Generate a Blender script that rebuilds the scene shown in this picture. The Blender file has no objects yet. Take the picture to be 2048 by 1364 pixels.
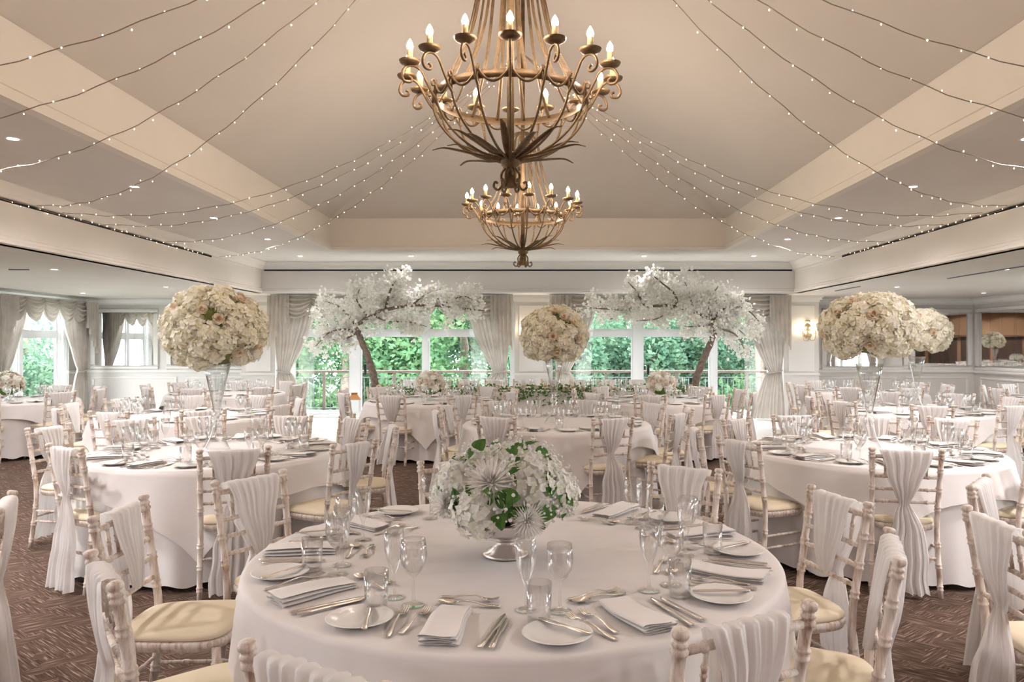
import bpy, math, random
from math import sin, cos, pi, sqrt, atan2, radians
from mathutils import Vector, Matrix, Euler

# ------------------------------------------------------------------ camera, world, light, exposure
SC = bpy.context.scene
COL = SC.collection
F = 1500.0                      # focal length in pixels of the 2048 px wide frame
EYE = 1.57
cam_d = bpy.data.cameras.new('camera'); cam = bpy.data.objects.new('camera', cam_d); COL.objects.link(cam)
cam.location = (0, 0, EYE); cam.rotation_euler = (pi / 2, 0, 0)
cam_d.sensor_width = 36.0; cam_d.lens = 36.0 * F / 2048
cam_d.shift_x = -47 / 2048; cam_d.shift_y = 8 / 2048
cam_d.clip_start = 0.05; cam_d.clip_end = 500
SC.camera = cam
SC.view_settings.view_transform = 'Standard'; SC.view_settings.look = 'None'
SC.view_settings.gamma = 1.0; SC.view_settings.use_curve_mapping = False
SC.view_settings.exposure = 1.5
W = bpy.data.worlds.new('overcast'); SC.world = W; W.use_nodes = True
bg = W.node_tree.nodes['Background']
bg.inputs[0].default_value = (0.93, 0.97, 1.0, 1); bg.inputs[1].default_value = 5.6
cy = SC.cycles
cy.use_denoising = True
cy.max_bounces = 6; cy.diffuse_bounces = 3; cy.glossy_bounces = 4; cy.transmission_bounces = 4; cy.transparent_max_bounces = 24
cy.use_adaptive_sampling = True; cy.adaptive_threshold = 0.03
cy.use_light_tree = False
cy.sample_clamp_indirect = 4.0; cy.sample_clamp_direct = 0.0
cy.caustics_reflective = False; cy.caustics_refractive = False
P_DOWN = 60.0        # W per recessed downlight
S_CANDLE = 140.0     # radiance of the chandelier bulbs
P_SIDE = 30.0        # W of light added per downlight of the low side ceilings
S_FAIRY = 7.0
S_SCONCE = 60.0
WARM = (1.0, 0.74, 0.46)
SPOTC = (1.0, 0.94, 0.94)

rnd = random.Random(7)
ORD = ['first', 'second', 'third', 'fourth', 'fifth', 'sixth', 'seventh', 'eighth', 'ninth', 'tenth']

# ------------------------------------------------------------------ mesh builder
class MB:
    def __init__(s): s.v = []; s.f = []; s.sm = []
    def add(s, vs, fs, smooth=False, M=None):
        o = len(s.v)
        if M is not None: vs = [tuple(M @ Vector(p)) for p in vs]
        s.v.extend(vs); s.f.extend([tuple(i + o for i in f) for f in fs]); s.sm.extend([smooth] * len(fs))
        return s
    def box(s, x0, x1, y0, y1, z0, z1, M=None):
        v = [(x0, y0, z0), (x1, y0, z0), (x1, y1, z0), (x0, y1, z0), (x0, y0, z1), (x1, y0, z1), (x1, y1, z1), (x0, y1, z1)]
        return s.add(v, [(0, 3, 2, 1), (4, 5, 6, 7), (0, 1, 5, 4), (1, 2, 6, 5), (2, 3, 7, 6), (3, 0, 4, 7)], False, M)
    def bbox(s, x0, x1, y0, y1, z0, z1, b=.005, M=None):
        """box with chamfered edges"""
        vs = []; 
        for z, k in ((z0, b), (z0 + b, 0), (z1 - b, 0), (z1, b)):
            X0, X1, Y0, Y1 = x0 + k, x1 - k, y0 + k, y1 - k
            c = b
            vs += [(X0 + c, Y0, z), (X1 - c, Y0, z), (X1, Y0 + c, z), (X1, Y1 - c, z), (X1 - c, Y1, z), (X0 + c, Y1, z), (X0, Y1 - c, z), (X0, Y0 + c, z)]
        fs = [tuple(range(7, -1, -1)), tuple(range(24, 32))]
        for r in range(3):
            for i in range(8):
                j = (i + 1) % 8
                fs.append((r * 8 + i, r * 8 + j, r * 8 + 8 + j, r * 8 + 8 + i))
        return s.add(vs, fs, False, M)
    def grid(s, fn, nu, nv, smooth=True, wrap_u=False, M=None):
        vs = [fn(i / nu, j / nv) for j in range(nv + 1) for i in range(nu if wrap_u else nu + 1)]
        n = nu if wrap_u else nu + 1
        fs = []
        for j in range(nv):
            for i in range(nu):
                a = j * n + i; b = j * n + (i + 1) % n
                fs.append((a, b, b + n, a + n))
        return s.add(vs, fs, smooth, M)
    def lathe(s, prof, seg=24, M=None, smooth=True, cap=False):
        vs = []; fs = []
        for (r, z) in prof:
            for i in range(seg):
                a = 2 * pi * i / seg
                vs.append((r * cos(a), r * sin(a), z))
        for j in range(len(prof) - 1):
            for i in range(seg):
                k = (i + 1) % seg
                fs.append((j * seg + i, j * seg + k, (j + 1) * seg + k, (j + 1) * seg + i))
        if cap:
            fs.append(tuple(range(seg - 1, -1, -1))); fs.append(tuple(range((len(prof) - 1) * seg, len(prof) * seg)))
        return s.add(vs, fs, smooth, M)
    def tube(s, pts, rad, seg=8, M=None, cap=True, flat=1.0, smooth=True, up=None):
        """swept tube; flat squashes the section along its second axis"""
        pts = [Vector(p) for p in pts]; n = len(pts)
        if not hasattr(rad, '__len__'): rad = [rad] * n
        vs = []; fs = []
        prev = None
        for i in range(n):
            t = (pts[min(i + 1, n - 1)] - pts[max(i - 1, 0)])
            if t.length < 1e-9: t = Vector((0, 0, 1))
            t.normalize()
            if prev is None:
                u = Vector(up) if up else (Vector((1, 0, 0)) if abs(t.x) < .9 else Vector((0, 1, 0)))
            else: u = prev
            u = (u - t * u.dot(t)); u.normalize(); prev = u
            w = t.cross(u)
            for k in range(seg):
                a = 2 * pi * k / seg
                p = pts[i] + (u * cos(a) + w * sin(a) * flat) * rad[i]
                vs.append(tuple(p))
        for j in range(n - 1):
            for i in range(seg):
                k = (i + 1) % seg
                fs.append((j * seg + i, j * seg + k, (j + 1) * seg + k, (j + 1) * seg + i))
        if cap:
            fs.append(tuple(range(seg - 1, -1, -1))); fs.append(tuple(range((n - 1) * seg, n * seg)))
        return s.add(vs, fs, smooth, M)
    def ball(s, c, r, seg=10, rings=6, sz=1.0, M=None):
        prof = [(max(1e-4, r * sin(pi * j / rings)), -r * sz * cos(pi * j / rings)) for j in range(rings + 1)]
        T = Matrix.Translation(c)
        return s.lathe(prof, seg, (M @ T) if M is not None else T)
    def extrude(s, poly, p0, p1, M=None):
        """2-D profile (a,b) swept p0->p1; a goes to the left of the run, b up"""
        p0 = Vector(p0); p1 = Vector(p1); d = (p1 - p0).normalized(); l = Vector((-d.y, d.x, 0))
        n = len(poly); vs = []
        for p in (p0, p1):
            for (a, b) in poly: vs.append(tuple(p + l * a + Vector((0, 0, b))))
        fs = [(i, (i + 1) % n, n + (i + 1) % n, n + i) for i in range(n)] + [tuple(range(n - 1, -1, -1)), tuple(range(n, 2 * n))]
        return s.add(vs, fs, False, M)
    def mesh(s, name, mat=None):
        m = bpy.data.meshes.new(name); m.from_pydata(s.v, [], s.f); m.polygons.foreach_set('use_smooth', s.sm)
        if mat: m.materials.append(mat)
        m.update(); return m

def obj(name, mesh, parent=None, loc=(0, 0, 0), rot=(0, 0, 0), scale=None, kind=None):
    o = bpy.data.objects.new(name, mesh); COL.objects.link(o)
    o.location = loc; o.rotation_euler = rot
    if scale is not None: o.scale = scale if hasattr(scale, '__len__') else (scale,) * 3
    if parent: o.parent = parent
    if kind: o['kind'] = kind
    return o
def tag(o, label, cat, group=None):
    o['label'] = label; o['category'] = cat
    if group: o['group'] = group
    return o
def thing(name, label, cat, loc=(0, 0, 0), rz=0.0, group=None, scale=None):
    return tag(obj(name, None, None, loc, (0, 0, rz), scale), label, cat, group)
def struct(name, mb, mat, parent=None, loc=(0, 0, 0)):
    o = obj(name, mb.mesh(name, mat), parent, loc)
    if parent is None: o['kind'] = 'structure'
    return o

# ------------------------------------------------------------------ materials
def lin(c):
    return tuple((x / 12.92 if x <= .04045 else ((x + .055) / 1.055) ** 2.4) for x in (c[0] / 255, c[1] / 255, c[2] / 255)) + (1,)
class NT:
    def __init__(s, name):
        s.m = bpy.data.materials.new(name); s.m.use_nodes = True; s.t = s.m.node_tree; s.n = s.t.nodes; s.l = s.t.links
        s.b = s.n['Principled BSDF']; s.out = s.n['Material Output']
    def node(s, typ, **kw):
        n = s.n.new(typ)
        for k, v in kw.items(): setattr(n, k, v)
        return n
    def link(s, a, b): s.l.new(a, b)
    def coord(s, which='Object', scale=(1, 1, 1), rot=(0, 0, 0)):
        c = s.node('ShaderNodeTexCoord'); m = s.node('ShaderNodeMapping')
        m.inputs['Scale'].default_value = scale; m.inputs['Rotation'].default_value = rot
        s.link(c.outputs[which], m.inputs[0]); return m.outputs[0]
    def noise(s, vec, scale=5, detail=3, rough=.5):
        n = s.node('ShaderNodeTexNoise'); n.inputs['Scale'].default_value = scale; n.inputs['Detail'].default_value = detail
        n.inputs['Roughness'].default_value = rough
        s.link(vec, n.inputs['Vector']); return n.outputs['Fac']
    def ramp(s, fac, stops):
        r = s.node('ShaderNodeValToRGB'); e = r.color_ramp.elements
        while len(e) < len(stops): e.new(.5)
        for el, (p, c) in zip(e, stops): el.position = p; el.color = c
        s.link(fac, r.inputs[0]); return r.outputs[0]
    def bump(s, h, strength=.2, dist=.01):
        b = s.node('ShaderNodeBump'); b.inputs['Strength'].default_value = strength; b.inputs['Distance'].default_value = dist
        s.link(h, b.inputs['Height']); s.link(b.outputs[0], s.b.inputs['Normal'])
    def set(s, color=None, rough=None, metal=None, spec=None):
        if color: s.b.inputs['Base Color'].default_value = color
        if rough is not None: s.b.inputs['Roughness'].default_value = rough
        if metal is not None: s.b.inputs['Metallic'].default_value = metal
        if spec is not None: s.b.inputs['Specular IOR Level'].default_value = spec
        return s

def paint(name, rgb, rough=.6, var=.04, scale=3, bump=.05, spec=.3):
    t = NT(name).set(None, rough, 0, spec); v = t.coord()
    c = lin(rgb); d = tuple(x * (1 - var * 2) for x in c[:3]) + (1,)
    t.link(t.ramp(t.noise(v, scale, 4), [(.3, d), (.7, c)]), t.b.inputs['Base Color'])
    t.bump(t.noise(v, scale * 40, 2), bump, .002); return t.m
def cloth(name, rgb, trans=.0, weave=900, sheer=0.0, var=.04):
    t = NT(name).set(None, .85, 0, .15); v = t.coord()
    c = lin(rgb); d = tuple(x * (1 - var * 2) for x in c[:3]) + (1,)
    col = t.ramp(t.noise(v, 6, 3), [(.3, d), (.7, c)])
    t.link(col, t.b.inputs['Base Color']); t.bump(t.noise(v, weave, 1), .06, .001)
    sh = t.b.outputs[0]
    if trans:
        tr = t.node('ShaderNodeBsdfTranslucent'); t.link(col, tr.inputs[0]); mx = t.node('ShaderNodeMixShader'); mx.inputs[0].default_value = trans
        t.link(sh, mx.inputs[1]); t.link(tr.outputs[0], mx.inputs[2]); sh = mx.outputs[0]
    if sheer:
        tp = t.node('ShaderNodeBsdfTransparent'); mx = t.node('ShaderNodeMixShader'); mx.inputs[0].default_value = sheer
        t.link(sh, mx.inputs[1]); t.link(tp.outputs[0], mx.inputs[2]); sh = mx.outputs[0]
    t.link(sh, t.out.inputs[0]); return t.m
def emit(name, rgb, s):
    t = NT(name); t.set(rgb + (1,), .4)
    t.b.inputs['Emission Color'].default_value = rgb + (1,); t.b.inputs['Emission Strength'].default_value = s
    return t.m
def thin_glass(name, lo=.04, hi=.75, power=3.0, tint=(1, 1, 1), rough=.02, edge=1.0):
    """thin clear wall: reflection grows and the tint deepens towards grazing angles, as glass does"""
    t = NT(name)
    lw = t.node('ShaderNodeLayerWeight'); lw.inputs[0].default_value = .5
    pw = t.node('ShaderNodeMath', operation='POWER'); t.link(lw.outputs['Facing'], pw.inputs[0]); pw.inputs[1].default_value = power
    mr = t.node('ShaderNodeMapRange'); t.link(pw.outputs[0], mr.inputs[0]); mr.inputs[3].default_value = lo; mr.inputs[4].default_value = hi
    tp = t.node('ShaderNodeBsdfTransparent')
    t.link(t.ramp(lw.outputs['Facing'], [(.45, tint + (1,)), (.97, tuple(c * edge for c in tint) + (1,))]), tp.inputs[0])
    gl = t.node('ShaderNodeBsdfAnisotropic'); gl.inputs['Roughness'].default_value = rough; gl.inputs[0].default_value = (1, 1, 1, 1)
    mx = t.node('ShaderNodeMixShader'); t.link(mr.outputs[0], mx.inputs[0]); t.link(tp.outputs[0], mx.inputs[1]); t.link(gl.outputs[0], mx.inputs[2])
    t.link(mx.outputs[0], t.out.inputs[0]); return t.m
def petal(name, rgb_a, rgb_b, rgb_c=None, scale=14, trans=.25):
    t = NT(name).set(None, .7, 0, .2)
    c = t.coord('Object'); n = t.noise(c, scale, 2)
    st = [(.25, lin(rgb_b)), (.6, lin(rgb_a))]
    if rgb_c: st = [(.2, lin(rgb_c)), (.42, lin(rgb_b)), (.62, lin(rgb_a))]
    col = t.ramp(n, st); t.link(col, t.b.inputs['Base Color'])
    tr = t.node('ShaderNodeBsdfTranslucent'); t.link(col, tr.inputs[0]); mx = t.node('ShaderNodeMixShader'); mx.inputs[0].default_value = trans
    t.link(t.b.outputs[0], mx.inputs[1]); t.link(tr.outputs[0], mx.inputs[2]); t.link(mx.outputs[0], t.out.inputs[0])
    return t.m

M = {}
M['ceil'] = paint('ceiling_paint', (232, 226, 218), .7, .02, 1.2)
M['tent'] = paint('tent_ceiling_paint', (221, 212, 203), .7, .03, .8)
M['fascia'] = paint('fascia_paint', (243, 234, 224), .6, .015, 1.5)
M['wall'] = paint('wall_paint', (226, 222, 218), .65, .02, 1.0)
M['trim'] = paint('white_trim', (240, 237, 233), .5, .01, 2)
M['pvc'] = paint('white_window_frame', (236, 238, 240), .35, .01, 2, .02, .5)
M['slot'] = paint('black_slot', (30, 28, 28), .6)
M['vent'] = paint('vent_grey', (120, 120, 122), .6)
M['glare_floor'] = paint('glare_floor', (226, 222, 218), .5, .05, 9, .1)
M['linen'] = cloth('white_linen', (240, 234, 231), .08, 700, 0, .02)
M['napkin'] = cloth('white_napkin', (243, 238, 235), .05, 900, 0, .02)
M['voile'] = cloth('white_voile', (250, 246, 244), .35, 500, 0, .03)
M['curtain'] = cloth('silver_curtain', (214, 206, 198), .2, 400, 0, .08)
M['swag'] = cloth('silver_swag', (216, 208, 198), .15, 400, 0, .08)
M['sheer'] = cloth('sheer_net', (235, 235, 235), .5, 600, .78, .02)
M['cushion'] = cloth('cream_cushion', (236, 222, 194), 0, 300, 0, .03)
M['black_metal'] = paint('black_metal', (38, 38, 40), .45)
M['ply'] = paint('table_board', (150, 120, 90), .6, .1, 8)
M['mirror'] = NT('mirror').set((.86, .86, .85, 1), .015, 1).m
M['glass'] = thin_glass('glass_ware', .06, .92, 1.8, (.99, .99, .99), .03, .72)
M['vase'] = thin_glass('vase_glass', .08, .9, 1.7, (.975, .985, .985), .02, .6)
M['pane'] = thin_glass('window_pane', .03, .6, 4.0, (.97, .99, .985), .01)
def steel(name, rgb, rough):
    t = NT(name).set(lin(rgb), rough, 1); t.bump(t.noise(t.coord(), 60, 2), .03, .001); return t.m
M['steel'] = steel('cutlery_steel', (222, 216, 210), .22)
M['silver'] = steel('hammered_silver', (222, 216, 212), .22)
M['china'] = NT('white_china').set(lin((240, 236, 232)), .18, 0, .5).m
def chand():
    t = NT('bronzed_iron').set(None, .5, .55); v = t.coord()
    t.link(t.ramp(t.noise(v, 9, 4, .7), [(.3, lin((98, 80, 60))), (.6, lin((140, 114, 84))), (.8, lin((114, 116, 104)))]), t.b.inputs['Base Color'])
    t.bump(t.noise(v, 50, 3), .15, .003); return t.m
M['bronze'] = chand()
M['candle'] = paint('candle_sleeve', (170, 146, 104), .5)
M['bulb'] = emit('candle_bulb', (1.0, .84, .68), S_CANDLE)
M['sbulb'] = emit('sconce_bulb', (1.0, .76, .48), S_SCONCE)
M['fairy'] = emit('fairy_bulb', (1.0, .80, .52), S_FAIRY); M['fairy'].cycles.emission_sampling = 'NONE'
M['down'] = emit('downlight_lens', (1.0, .93, .85), 30.0); M['down'].cycles.emission_sampling = 'NONE'
M['wire'] = paint('fairy_wire', (158, 144, 128), .7)
M['gold'] = steel('antique_gold', (206, 188, 156), .4)
M['copper'] = steel('lantern_copper', (205, 150, 105), .35)
def limewash():
    t = NT('limewashed_wood').set(None, .55, 0, .35); v = t.coord('Object', (1, 1, .16))
    n = t.noise(v, 55, 5, .7)
    w = t.noise(t.coord('Object', (1, 1, 1)), 9, 3)
    mx = t.node('ShaderNodeMath', operation='MULTIPLY_ADD'); t.link(n, mx.inputs[0]); mx.inputs[1].default_value = .75; 
    m2 = t.node('ShaderNodeMath', operation='MULTIPLY'); t.link(w, m2.inputs[0]); m2.inputs[1].default_value = .22; t.link(m2.outputs[0], mx.inputs[2])
    t.link(t.ramp(mx.outputs[0], [(.32, lin((156, 122, 98))), (.42, lin((204, 184, 168))), (.53, lin((231, 220, 211)))]), t.b.inputs['Base Color'])
    t.bump(n, .12, .002); return t.m
M['lime'] = limewash()
def carpet():
    t = NT('brown_carpet').set(None, .95, 0, .05)
    c = t.node('ShaderNodeTexCoord')
    def strokes(ang, sc):
        m = t.node('ShaderNodeMapping'); m.inputs['Rotation'].default_value = (0, 0, ang); t.link(c.outputs['Object'], m.inputs[0])
        m2 = t.node('ShaderNodeMapping'); m2.inputs['Scale'].default_value = (7 * sc, 130 * sc, 1); t.link(m.outputs[0], m2.inputs[0])
        n = t.node('ShaderNodeTexNoise'); n.inputs['Scale'].default_value = 1; n.inputs['Detail'].default_value = 1.5; t.link(m2.outputs[0], n.inputs['Vector'])
        return n.outputs['Fac']
    a = strokes(radians(38), 1.0); b = strokes(radians(-38), 1.0)
    vo = t.node('ShaderNodeTexVoronoi'); vo.inputs['Scale'].default_value = 9.0; t.link(c.outputs['Object'], vo.inputs['Vector'])
    sp = t.node('ShaderNodeSeparateColor'); t.link(vo.outputs['Color'], sp.inputs[0])
    gt = t.node('ShaderNodeMath', operation='GREATER_THAN'); t.link(sp.outputs[0], gt.inputs[0]); gt.inputs[1].default_value = .5
    mx = t.node('ShaderNodeMix'); t.link(gt.outputs[0], mx.inputs[0]); t.link(a, mx.inputs[2]); t.link(b, mx.inputs[3])
    t.link(t.ramp(mx.outputs[0], [(.30, lin((74, 58, 49))), (.55, lin((97, 79, 69))), (.68, lin((152, 131, 118)))]), t.b.inputs['Base Color'])
    t.bump(mx.outputs[0], .4, .004); return t.m
M['carpet'] = carpet()
M['hyd'] = petal('hydrangea_petal', (253, 248, 236), (248, 240, 216), (216, 218, 156), 38)
M['hydw'] = petal('white_hydrangea_petal', (253, 251, 247), (248, 246, 234), (222, 226, 178), 40)
M['rose'] = petal('ivory_rose_petal', (252, 240, 222), (248, 226, 198), None, 30)
M['rosew'] = petal('white_rose_petal', (250, 242, 232), (244, 226, 208), None, 20)
M['rosec'] = petal('peach_rose_heart', (240, 196, 150), (226, 166, 118), None, 30)
M['core'] = paint('flower_foam', (120, 124, 74), .9, .15, 20)
M['blossom'] = petal('white_blossom', (250, 250, 248), (246, 244, 236), (226, 228, 204), 10, .45)
M['mum'] = petal('white_mum_petal', (252, 248, 244), (240, 234, 226), None, 20)
M['leaf'] = petal('green_leaf', (116, 148, 74), (74, 116, 58), (142, 160, 92), 22, .25)
M['gyp'] = petal('baby_breath', (252, 250, 248), (240, 236, 232), None, 30)
M['bark'] = paint('grey_bark', (142, 126, 114), .85, .25, 18, .5)
M['tree1'] = petal('tree_foliage', (112, 142, 98), (82, 120, 86), (58, 96, 74), 1.3, .45)
M['tree2'] = petal('tree_foliage_blue', (110, 138, 112), (86, 120, 98), (62, 98, 84), 1.1, .45)
M['grass'] = paint('meadow_grass', (70, 92, 66), .9, .2, .6)
M['rail_wood'] = paint('rail_wood', (120, 104, 96), .6, .1, 10)
M['rail_metal'] = paint('rail_metal', (134, 140, 142), .5)
M['deck'] = paint('stone_deck', (120, 118, 114), .7, .1, 4)
M['bar'] = paint('bar_wood', (64, 46, 36), .5, .2, 6)
M['tan'] = paint('tan_wall', (134, 104, 76), .7, .05, 2)

# ------------------------------------------------------------------ room dimensions
XL, XR = -10.45, 10.15           # side walls
YB, YF = 17.35, -4.5             # rear walls of the side areas, front wall
BX0, BX1 = -5.59, 5.29           # inner faces of the two long beams
BY = 15.3                        # inner face of the rear beam
ZL, ZM = 2.64, 3.25              # low side ceiling, middle ceiling
TX0, TX1, TY0, TY1, ZT = -3.62, 3.35, -3.0, 13.2, 3.81
WY = 16.4                        # window plane

struct('floor', MB().box(XL - .2, XR + .2, YF - .2, 12.0, -.1, 0), M['carpet'])
struct('floor_rear', MB().box(XL - .2, XR + .2, 12.0, YB + .2, -.1, 0), M['glare_floor'])  # window glare on the rear floor, put into its pale colour

# ceilings
def ring(name, x0, x1, y0, y1, a0, a1, b0, b1, z, mat):
    vs = [(x0, y0, z), (x1, y0, z), (x1, y1, z), (x0, y1, z), (a0, b0, z), (a1, b0, z), (a1, b1, z), (a0, b1, z)]
    return struct(name, MB().add(vs, [(0, 4, 5, 1), (1, 5, 6, 2), (2, 6, 7, 3), (3, 7, 4, 0)]), mat)
ring('ceiling_middle', BX0 - .3, BX1 + .3, YF, BY + .2, TX0, TX1, TY0, TY1, ZM, M['ceil'])
E = .2; ZE = ZT - .005 - E * .49
tv = [(TX0 - E, TY0 - E, ZE), (TX1 + E, TY0 - E, ZE), (TX1 + E, TY1 + E, ZE), (TX0 - E, TY1 + E, ZE), (-.13, .5, 5.5), (-.13, 9.7, 5.5)]
struct('ceiling_tent', MB().add(tv, [(0, 4, 5, 3), (1, 2, 5, 4), (3, 5, 2), (0, 1, 4)]), M['tent'])
struct('ceiling_left', MB().box(XL - .2, BX0 - .06, YF, YB + .2, ZL, ZL + .12), M['ceil'])
struct('ceiling_right', MB().box(BX1 + .06, XR + .2, YF, YB + .2, ZL, ZL + .12), M['ceil'])
struct('ceiling_rear', MB().box(BX0 - .1, BX1 + .1, BY + .06, YB, ZL + .002, ZL + .12), M['ceil'])

trim_i = [0]
def trim(mb, mat=None):
    trim_i[0] += 1
    return struct('trim_%d' % trim_i[0], mb, mat or M['trim'])
# fascia round the tent
FAS = [(0, 0), (.04, 0), (.04, .05), (.02, .06), (.02, .085), (.03, .09), (.03, .115), (0, .12), (0, .555), (-.3, .555), (-.3, .30), (-.06, .30), (-.06, 0)]
def fascia(p0, p1): trim(MB().extrude(FAS, p0 + (ZM - .004,), p1 + (ZM - .004,)), M['fascia'])
fascia((TX0, TY1), (TX0, TY0)); fascia((TX1, TY0), (TX1, TY1)); fascia((TX1, TY1), (TX0, TY1)); fascia((TX0, TY0), (TX1, TY0))
# beams: face with bottom mouldings and a coved top
BEAM = [(0, 0), (.035, 0), (.035, .03), (.02, .045), (.02, .075), (0, .085), (0, .43), (.012, .44), (.012, .47), (.05, .475), (.075, .50), (.10, .545), (.16, .60), (.16, .612), (-.16, .612), (-.16, 0)]
def beam(p0, p1, mat='fascia'): trim(MB().extrude(BEAM, p0 + (ZL,), p1 + (ZL,)), M[mat])
beam((BX0, BY), (BX0, YF)); beam((BX1, YF), (BX1, BY)); beam((BX1 + .16, BY), (BX0 - .16, BY), 'wall')
# black curtain-track slots in the beams
trim(MB().box(BX0 - .01, BX0 + .02, YF, 12.9, ZL + .438, ZL + .468), M['slot'])
trim(MB().box(BX1 - .02, BX1 + .01, YF, 12.9, ZL + .438, ZL + .468), M['slot'])
trim(MB().box(BX0 + .06, BX1 - .06, BY - .02, BY + .01, ZL + .438, ZL + .468), M['slot'])

# walls
def wallbox(name, x0, x1, y0, y1, z0=0, z1=ZL + .05, mat='wall', parent=None):
    return struct(name, MB().box(x0, x1, y0, y1, z0, z1), M[mat], parent)
w_bl = wallbox('wall_back_left', XL - .15, -5.6, YB, YB + .15)
w_br = wallbox('wall_back_right', 5.4, XR + .15, YB, YB + .15)
w_bk = wallbox('wall_back', -5.75, 5.55, 16.25, 16.55, 2.5)
for x0, x1 in ((-6.35, -5.62), (-.45, .27), (5.36, 6.12)):
    wallbox('pilaster', x0, x1, 16.2, YB + .01, 0, ZL, 'wall', w_bk)
    cap = MB()
    for k, (z0, z1) in enumerate(((2.50, 2.54), (2.54, 2.59), (2.59, ZL))):
        e = .02 + .03 * k
        cap.box(x0 - e, x1 + e, 16.2 - e, 16.3, z0, z1)
    struct('pilaster_cap', cap, M['trim'], w_bk)
    struct('pilaster_panel', MB().box(x0 + .1, x1 - .1, 16.18, 16.21, 1.0, 2.42), M['trim'], w_bk)
    struct('pilaster_dado', MB().box(x0 - .015, x1 + .015, 16.165, 16.21, .92, .97), M['trim'], w_bk)

# side walls with window openings (left and right alike)
WIN = [(-1.0, 1.4), (4.0, 6.4), (9.2, 11.6), (14.45, 16.6)]       # openings along the left wall
WINR = [(-1.0, 1.4), (4.0, 6.4), (9.6, 12.4)]
def side_wall(name, x0, x1, wins, zt=2.5):
    ys = [YF] + [q for w in wins for q in w] + [YB + .15]
    o = struct(name, MB().box(x0, x1, YF, YB + .15, zt, ZL + .05), M['wall'])
    for a, b in zip(ys[0::2], ys[1::2]):
        struct('wall_pier', MB().box(x0, x1, a, b, 0, zt), M['wall'], o)
    return o
w_l = side_wall('wall_left', XL - .2, XL, WIN)
w_r = side_wall('wall_right', XR, XR + .2, WINR)
w_f = struct('wall_front', MB().box(XL - .2, XR + .2, YF - .2, YF, 0, 3.9), M['tan'])
for k in range(12):
    x = XL + .2 + k * 1.7
    struct('panel', MB().bbox(x, x + 1.5, YF - .01, YF + .03, .15, 1.95, .01), M['bar'], w_f)
struct('shelf', MB().box(XL, XR, YF, YF + .12, 2.0, 2.08), M['bar'], w_f)

# cornices, dado rails, skirting
COR = [(0, 0), (.03, 0), (.035, .03), (.06, .05), (.09, .095), (.13, .11), (.13, .14), (0, .14)]
def cornice(p0, p1): trim(MB().extrude(COR, p0 + (ZL - .14,), p1 + (ZL - .14,)))
cornice((-6.35, YB), (XL, YB)); cornice((XR, YB), (6.12, YB)); cornice((XL, YB), (XL, YF)); cornice((XR, YF), (XR, YB))
DADO = [(0, 0), (.03, 0), (.045, .02), (.045, .05), (.03, .07), (0, .07)]
def dado(p0, p1):
    trim(MB().extrude(DADO, p0 + (.93,), p1 + (.93,)))
    trim(MB().extrude([(0, 0), (.02, 0), (.02, .12), (.01, .15), (0, .15)], p0 + (0,), p1 + (0,)))
dado((-6.35, YB), (XL, YB)); dado((XR, YB), (6.12, YB)); dado((XR, 12.6), (XR, YB)); dado((XL, YB), (XL, 16.7))
def frame_ring(mb, u0, u1, z0, z1, w, d, P):
    """picture-frame moulding in a wall plane; P(u, depth, z) -> point"""
    for (a0, a1, b0, b1) in ((u0, u1, z0, z0 + w), (u0, u1, z1 - w, z1), (u0, u0 + w, z0 + w, z1 - w), (u1 - w, u1, z0 + w, z1 - w)):
        vs = [P(a0, 0, b0), P(a1, 0, b0), P(a1, 0, b1), P(a0, 0, b1)]
        k = w * .3
        vs += [P(a0 + k * (a0 > u0 or True) * 0, d, b0 + k), P(a1, d, b0 + k), P(a1, d, b1 - k), P(a0, d, b1 - k)]
        mb.add(vs, [(0, 1, 2, 3), (4, 7, 6, 5), (0, 4, 5, 1), (1, 5, 6, 2), (2, 6, 7, 3), (3, 7, 4, 0)])
    return mb
def P_back(u, d, z): return (u, YB - d, z)
def P_right(u, d, z): return (XR - d, u, z)
for u0, u1 in ((-10.25, -8.3), (-8.1, -6.55), (6.3, 8.35), (8.55, 10.0)):
    struct('wainscot_panel', frame_ring(MB(), u0, u1, .22, .84, .05, .02, P_back), M['trim'], w_bl if u0 < 0 else w_br)
for u0, u1 in ((12.8, 14.9), (15.1, 17.1)):
    struct('wainscot_panel', frame_ring(MB(), u0, u1, .22, .84, .05, .02, P_right), M['trim'], w_r)
# mirrors
def mirror(u0, u1, z0, z1, P, label):
    t = thing('wall_mirror', label, 'mirror', P((u0 + u1) / 2, 0, z0), 0, 'framed wall mirrors')
    inv = Matrix.Translation(-Vector(t.location))
    Q = lambda u, d, z: tuple(Vector(P(u, d, z)) - Vector(t.location))
    obj('frame', frame_ring(MB(), u0 - .1, u1 + .1, z0 - .1, z1 + .1, .10, .045, Q).mesh('mirror_frame', M['trim']), t)
    n = max(1, round((u1 - u0) / .42))
    for i in range(n):
        a = u0 + (u1 - u0) * i / n + .002; b = u0 + (u1 - u0) * (i + 1) / n - .002
        vs = [Q(a, .012, z0), Q(b, .012, z0), Q(b, .012, z1), Q(a, .012, z1), Q(a, .0, z0), Q(b, .0, z0), Q(b, .0, z1), Q(a, .0, z1)]
        obj('mirror_pane', MB().add(vs, [(0, 1, 2, 3), (4, 7, 6, 5), (0, 4, 5, 1), (1, 5, 6, 2), (2, 6, 7, 3), (3, 7, 4, 0)]).mesh('mirror_pane', M['mirror']), t)
mirror(-10.17, -8.82, 1.10, 2.32, P_back, 'white framed wall mirror reflecting a curtained window beside the left window')
mirror(-8.42, -6.6, 1.10, 2.32, P_back, 'white framed wall mirror behind the left tall flower ball')
mirror(6.72, 8.5, 1.08, 2.32, P_back, 'white framed wall mirror behind the large right flower ball')
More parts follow.
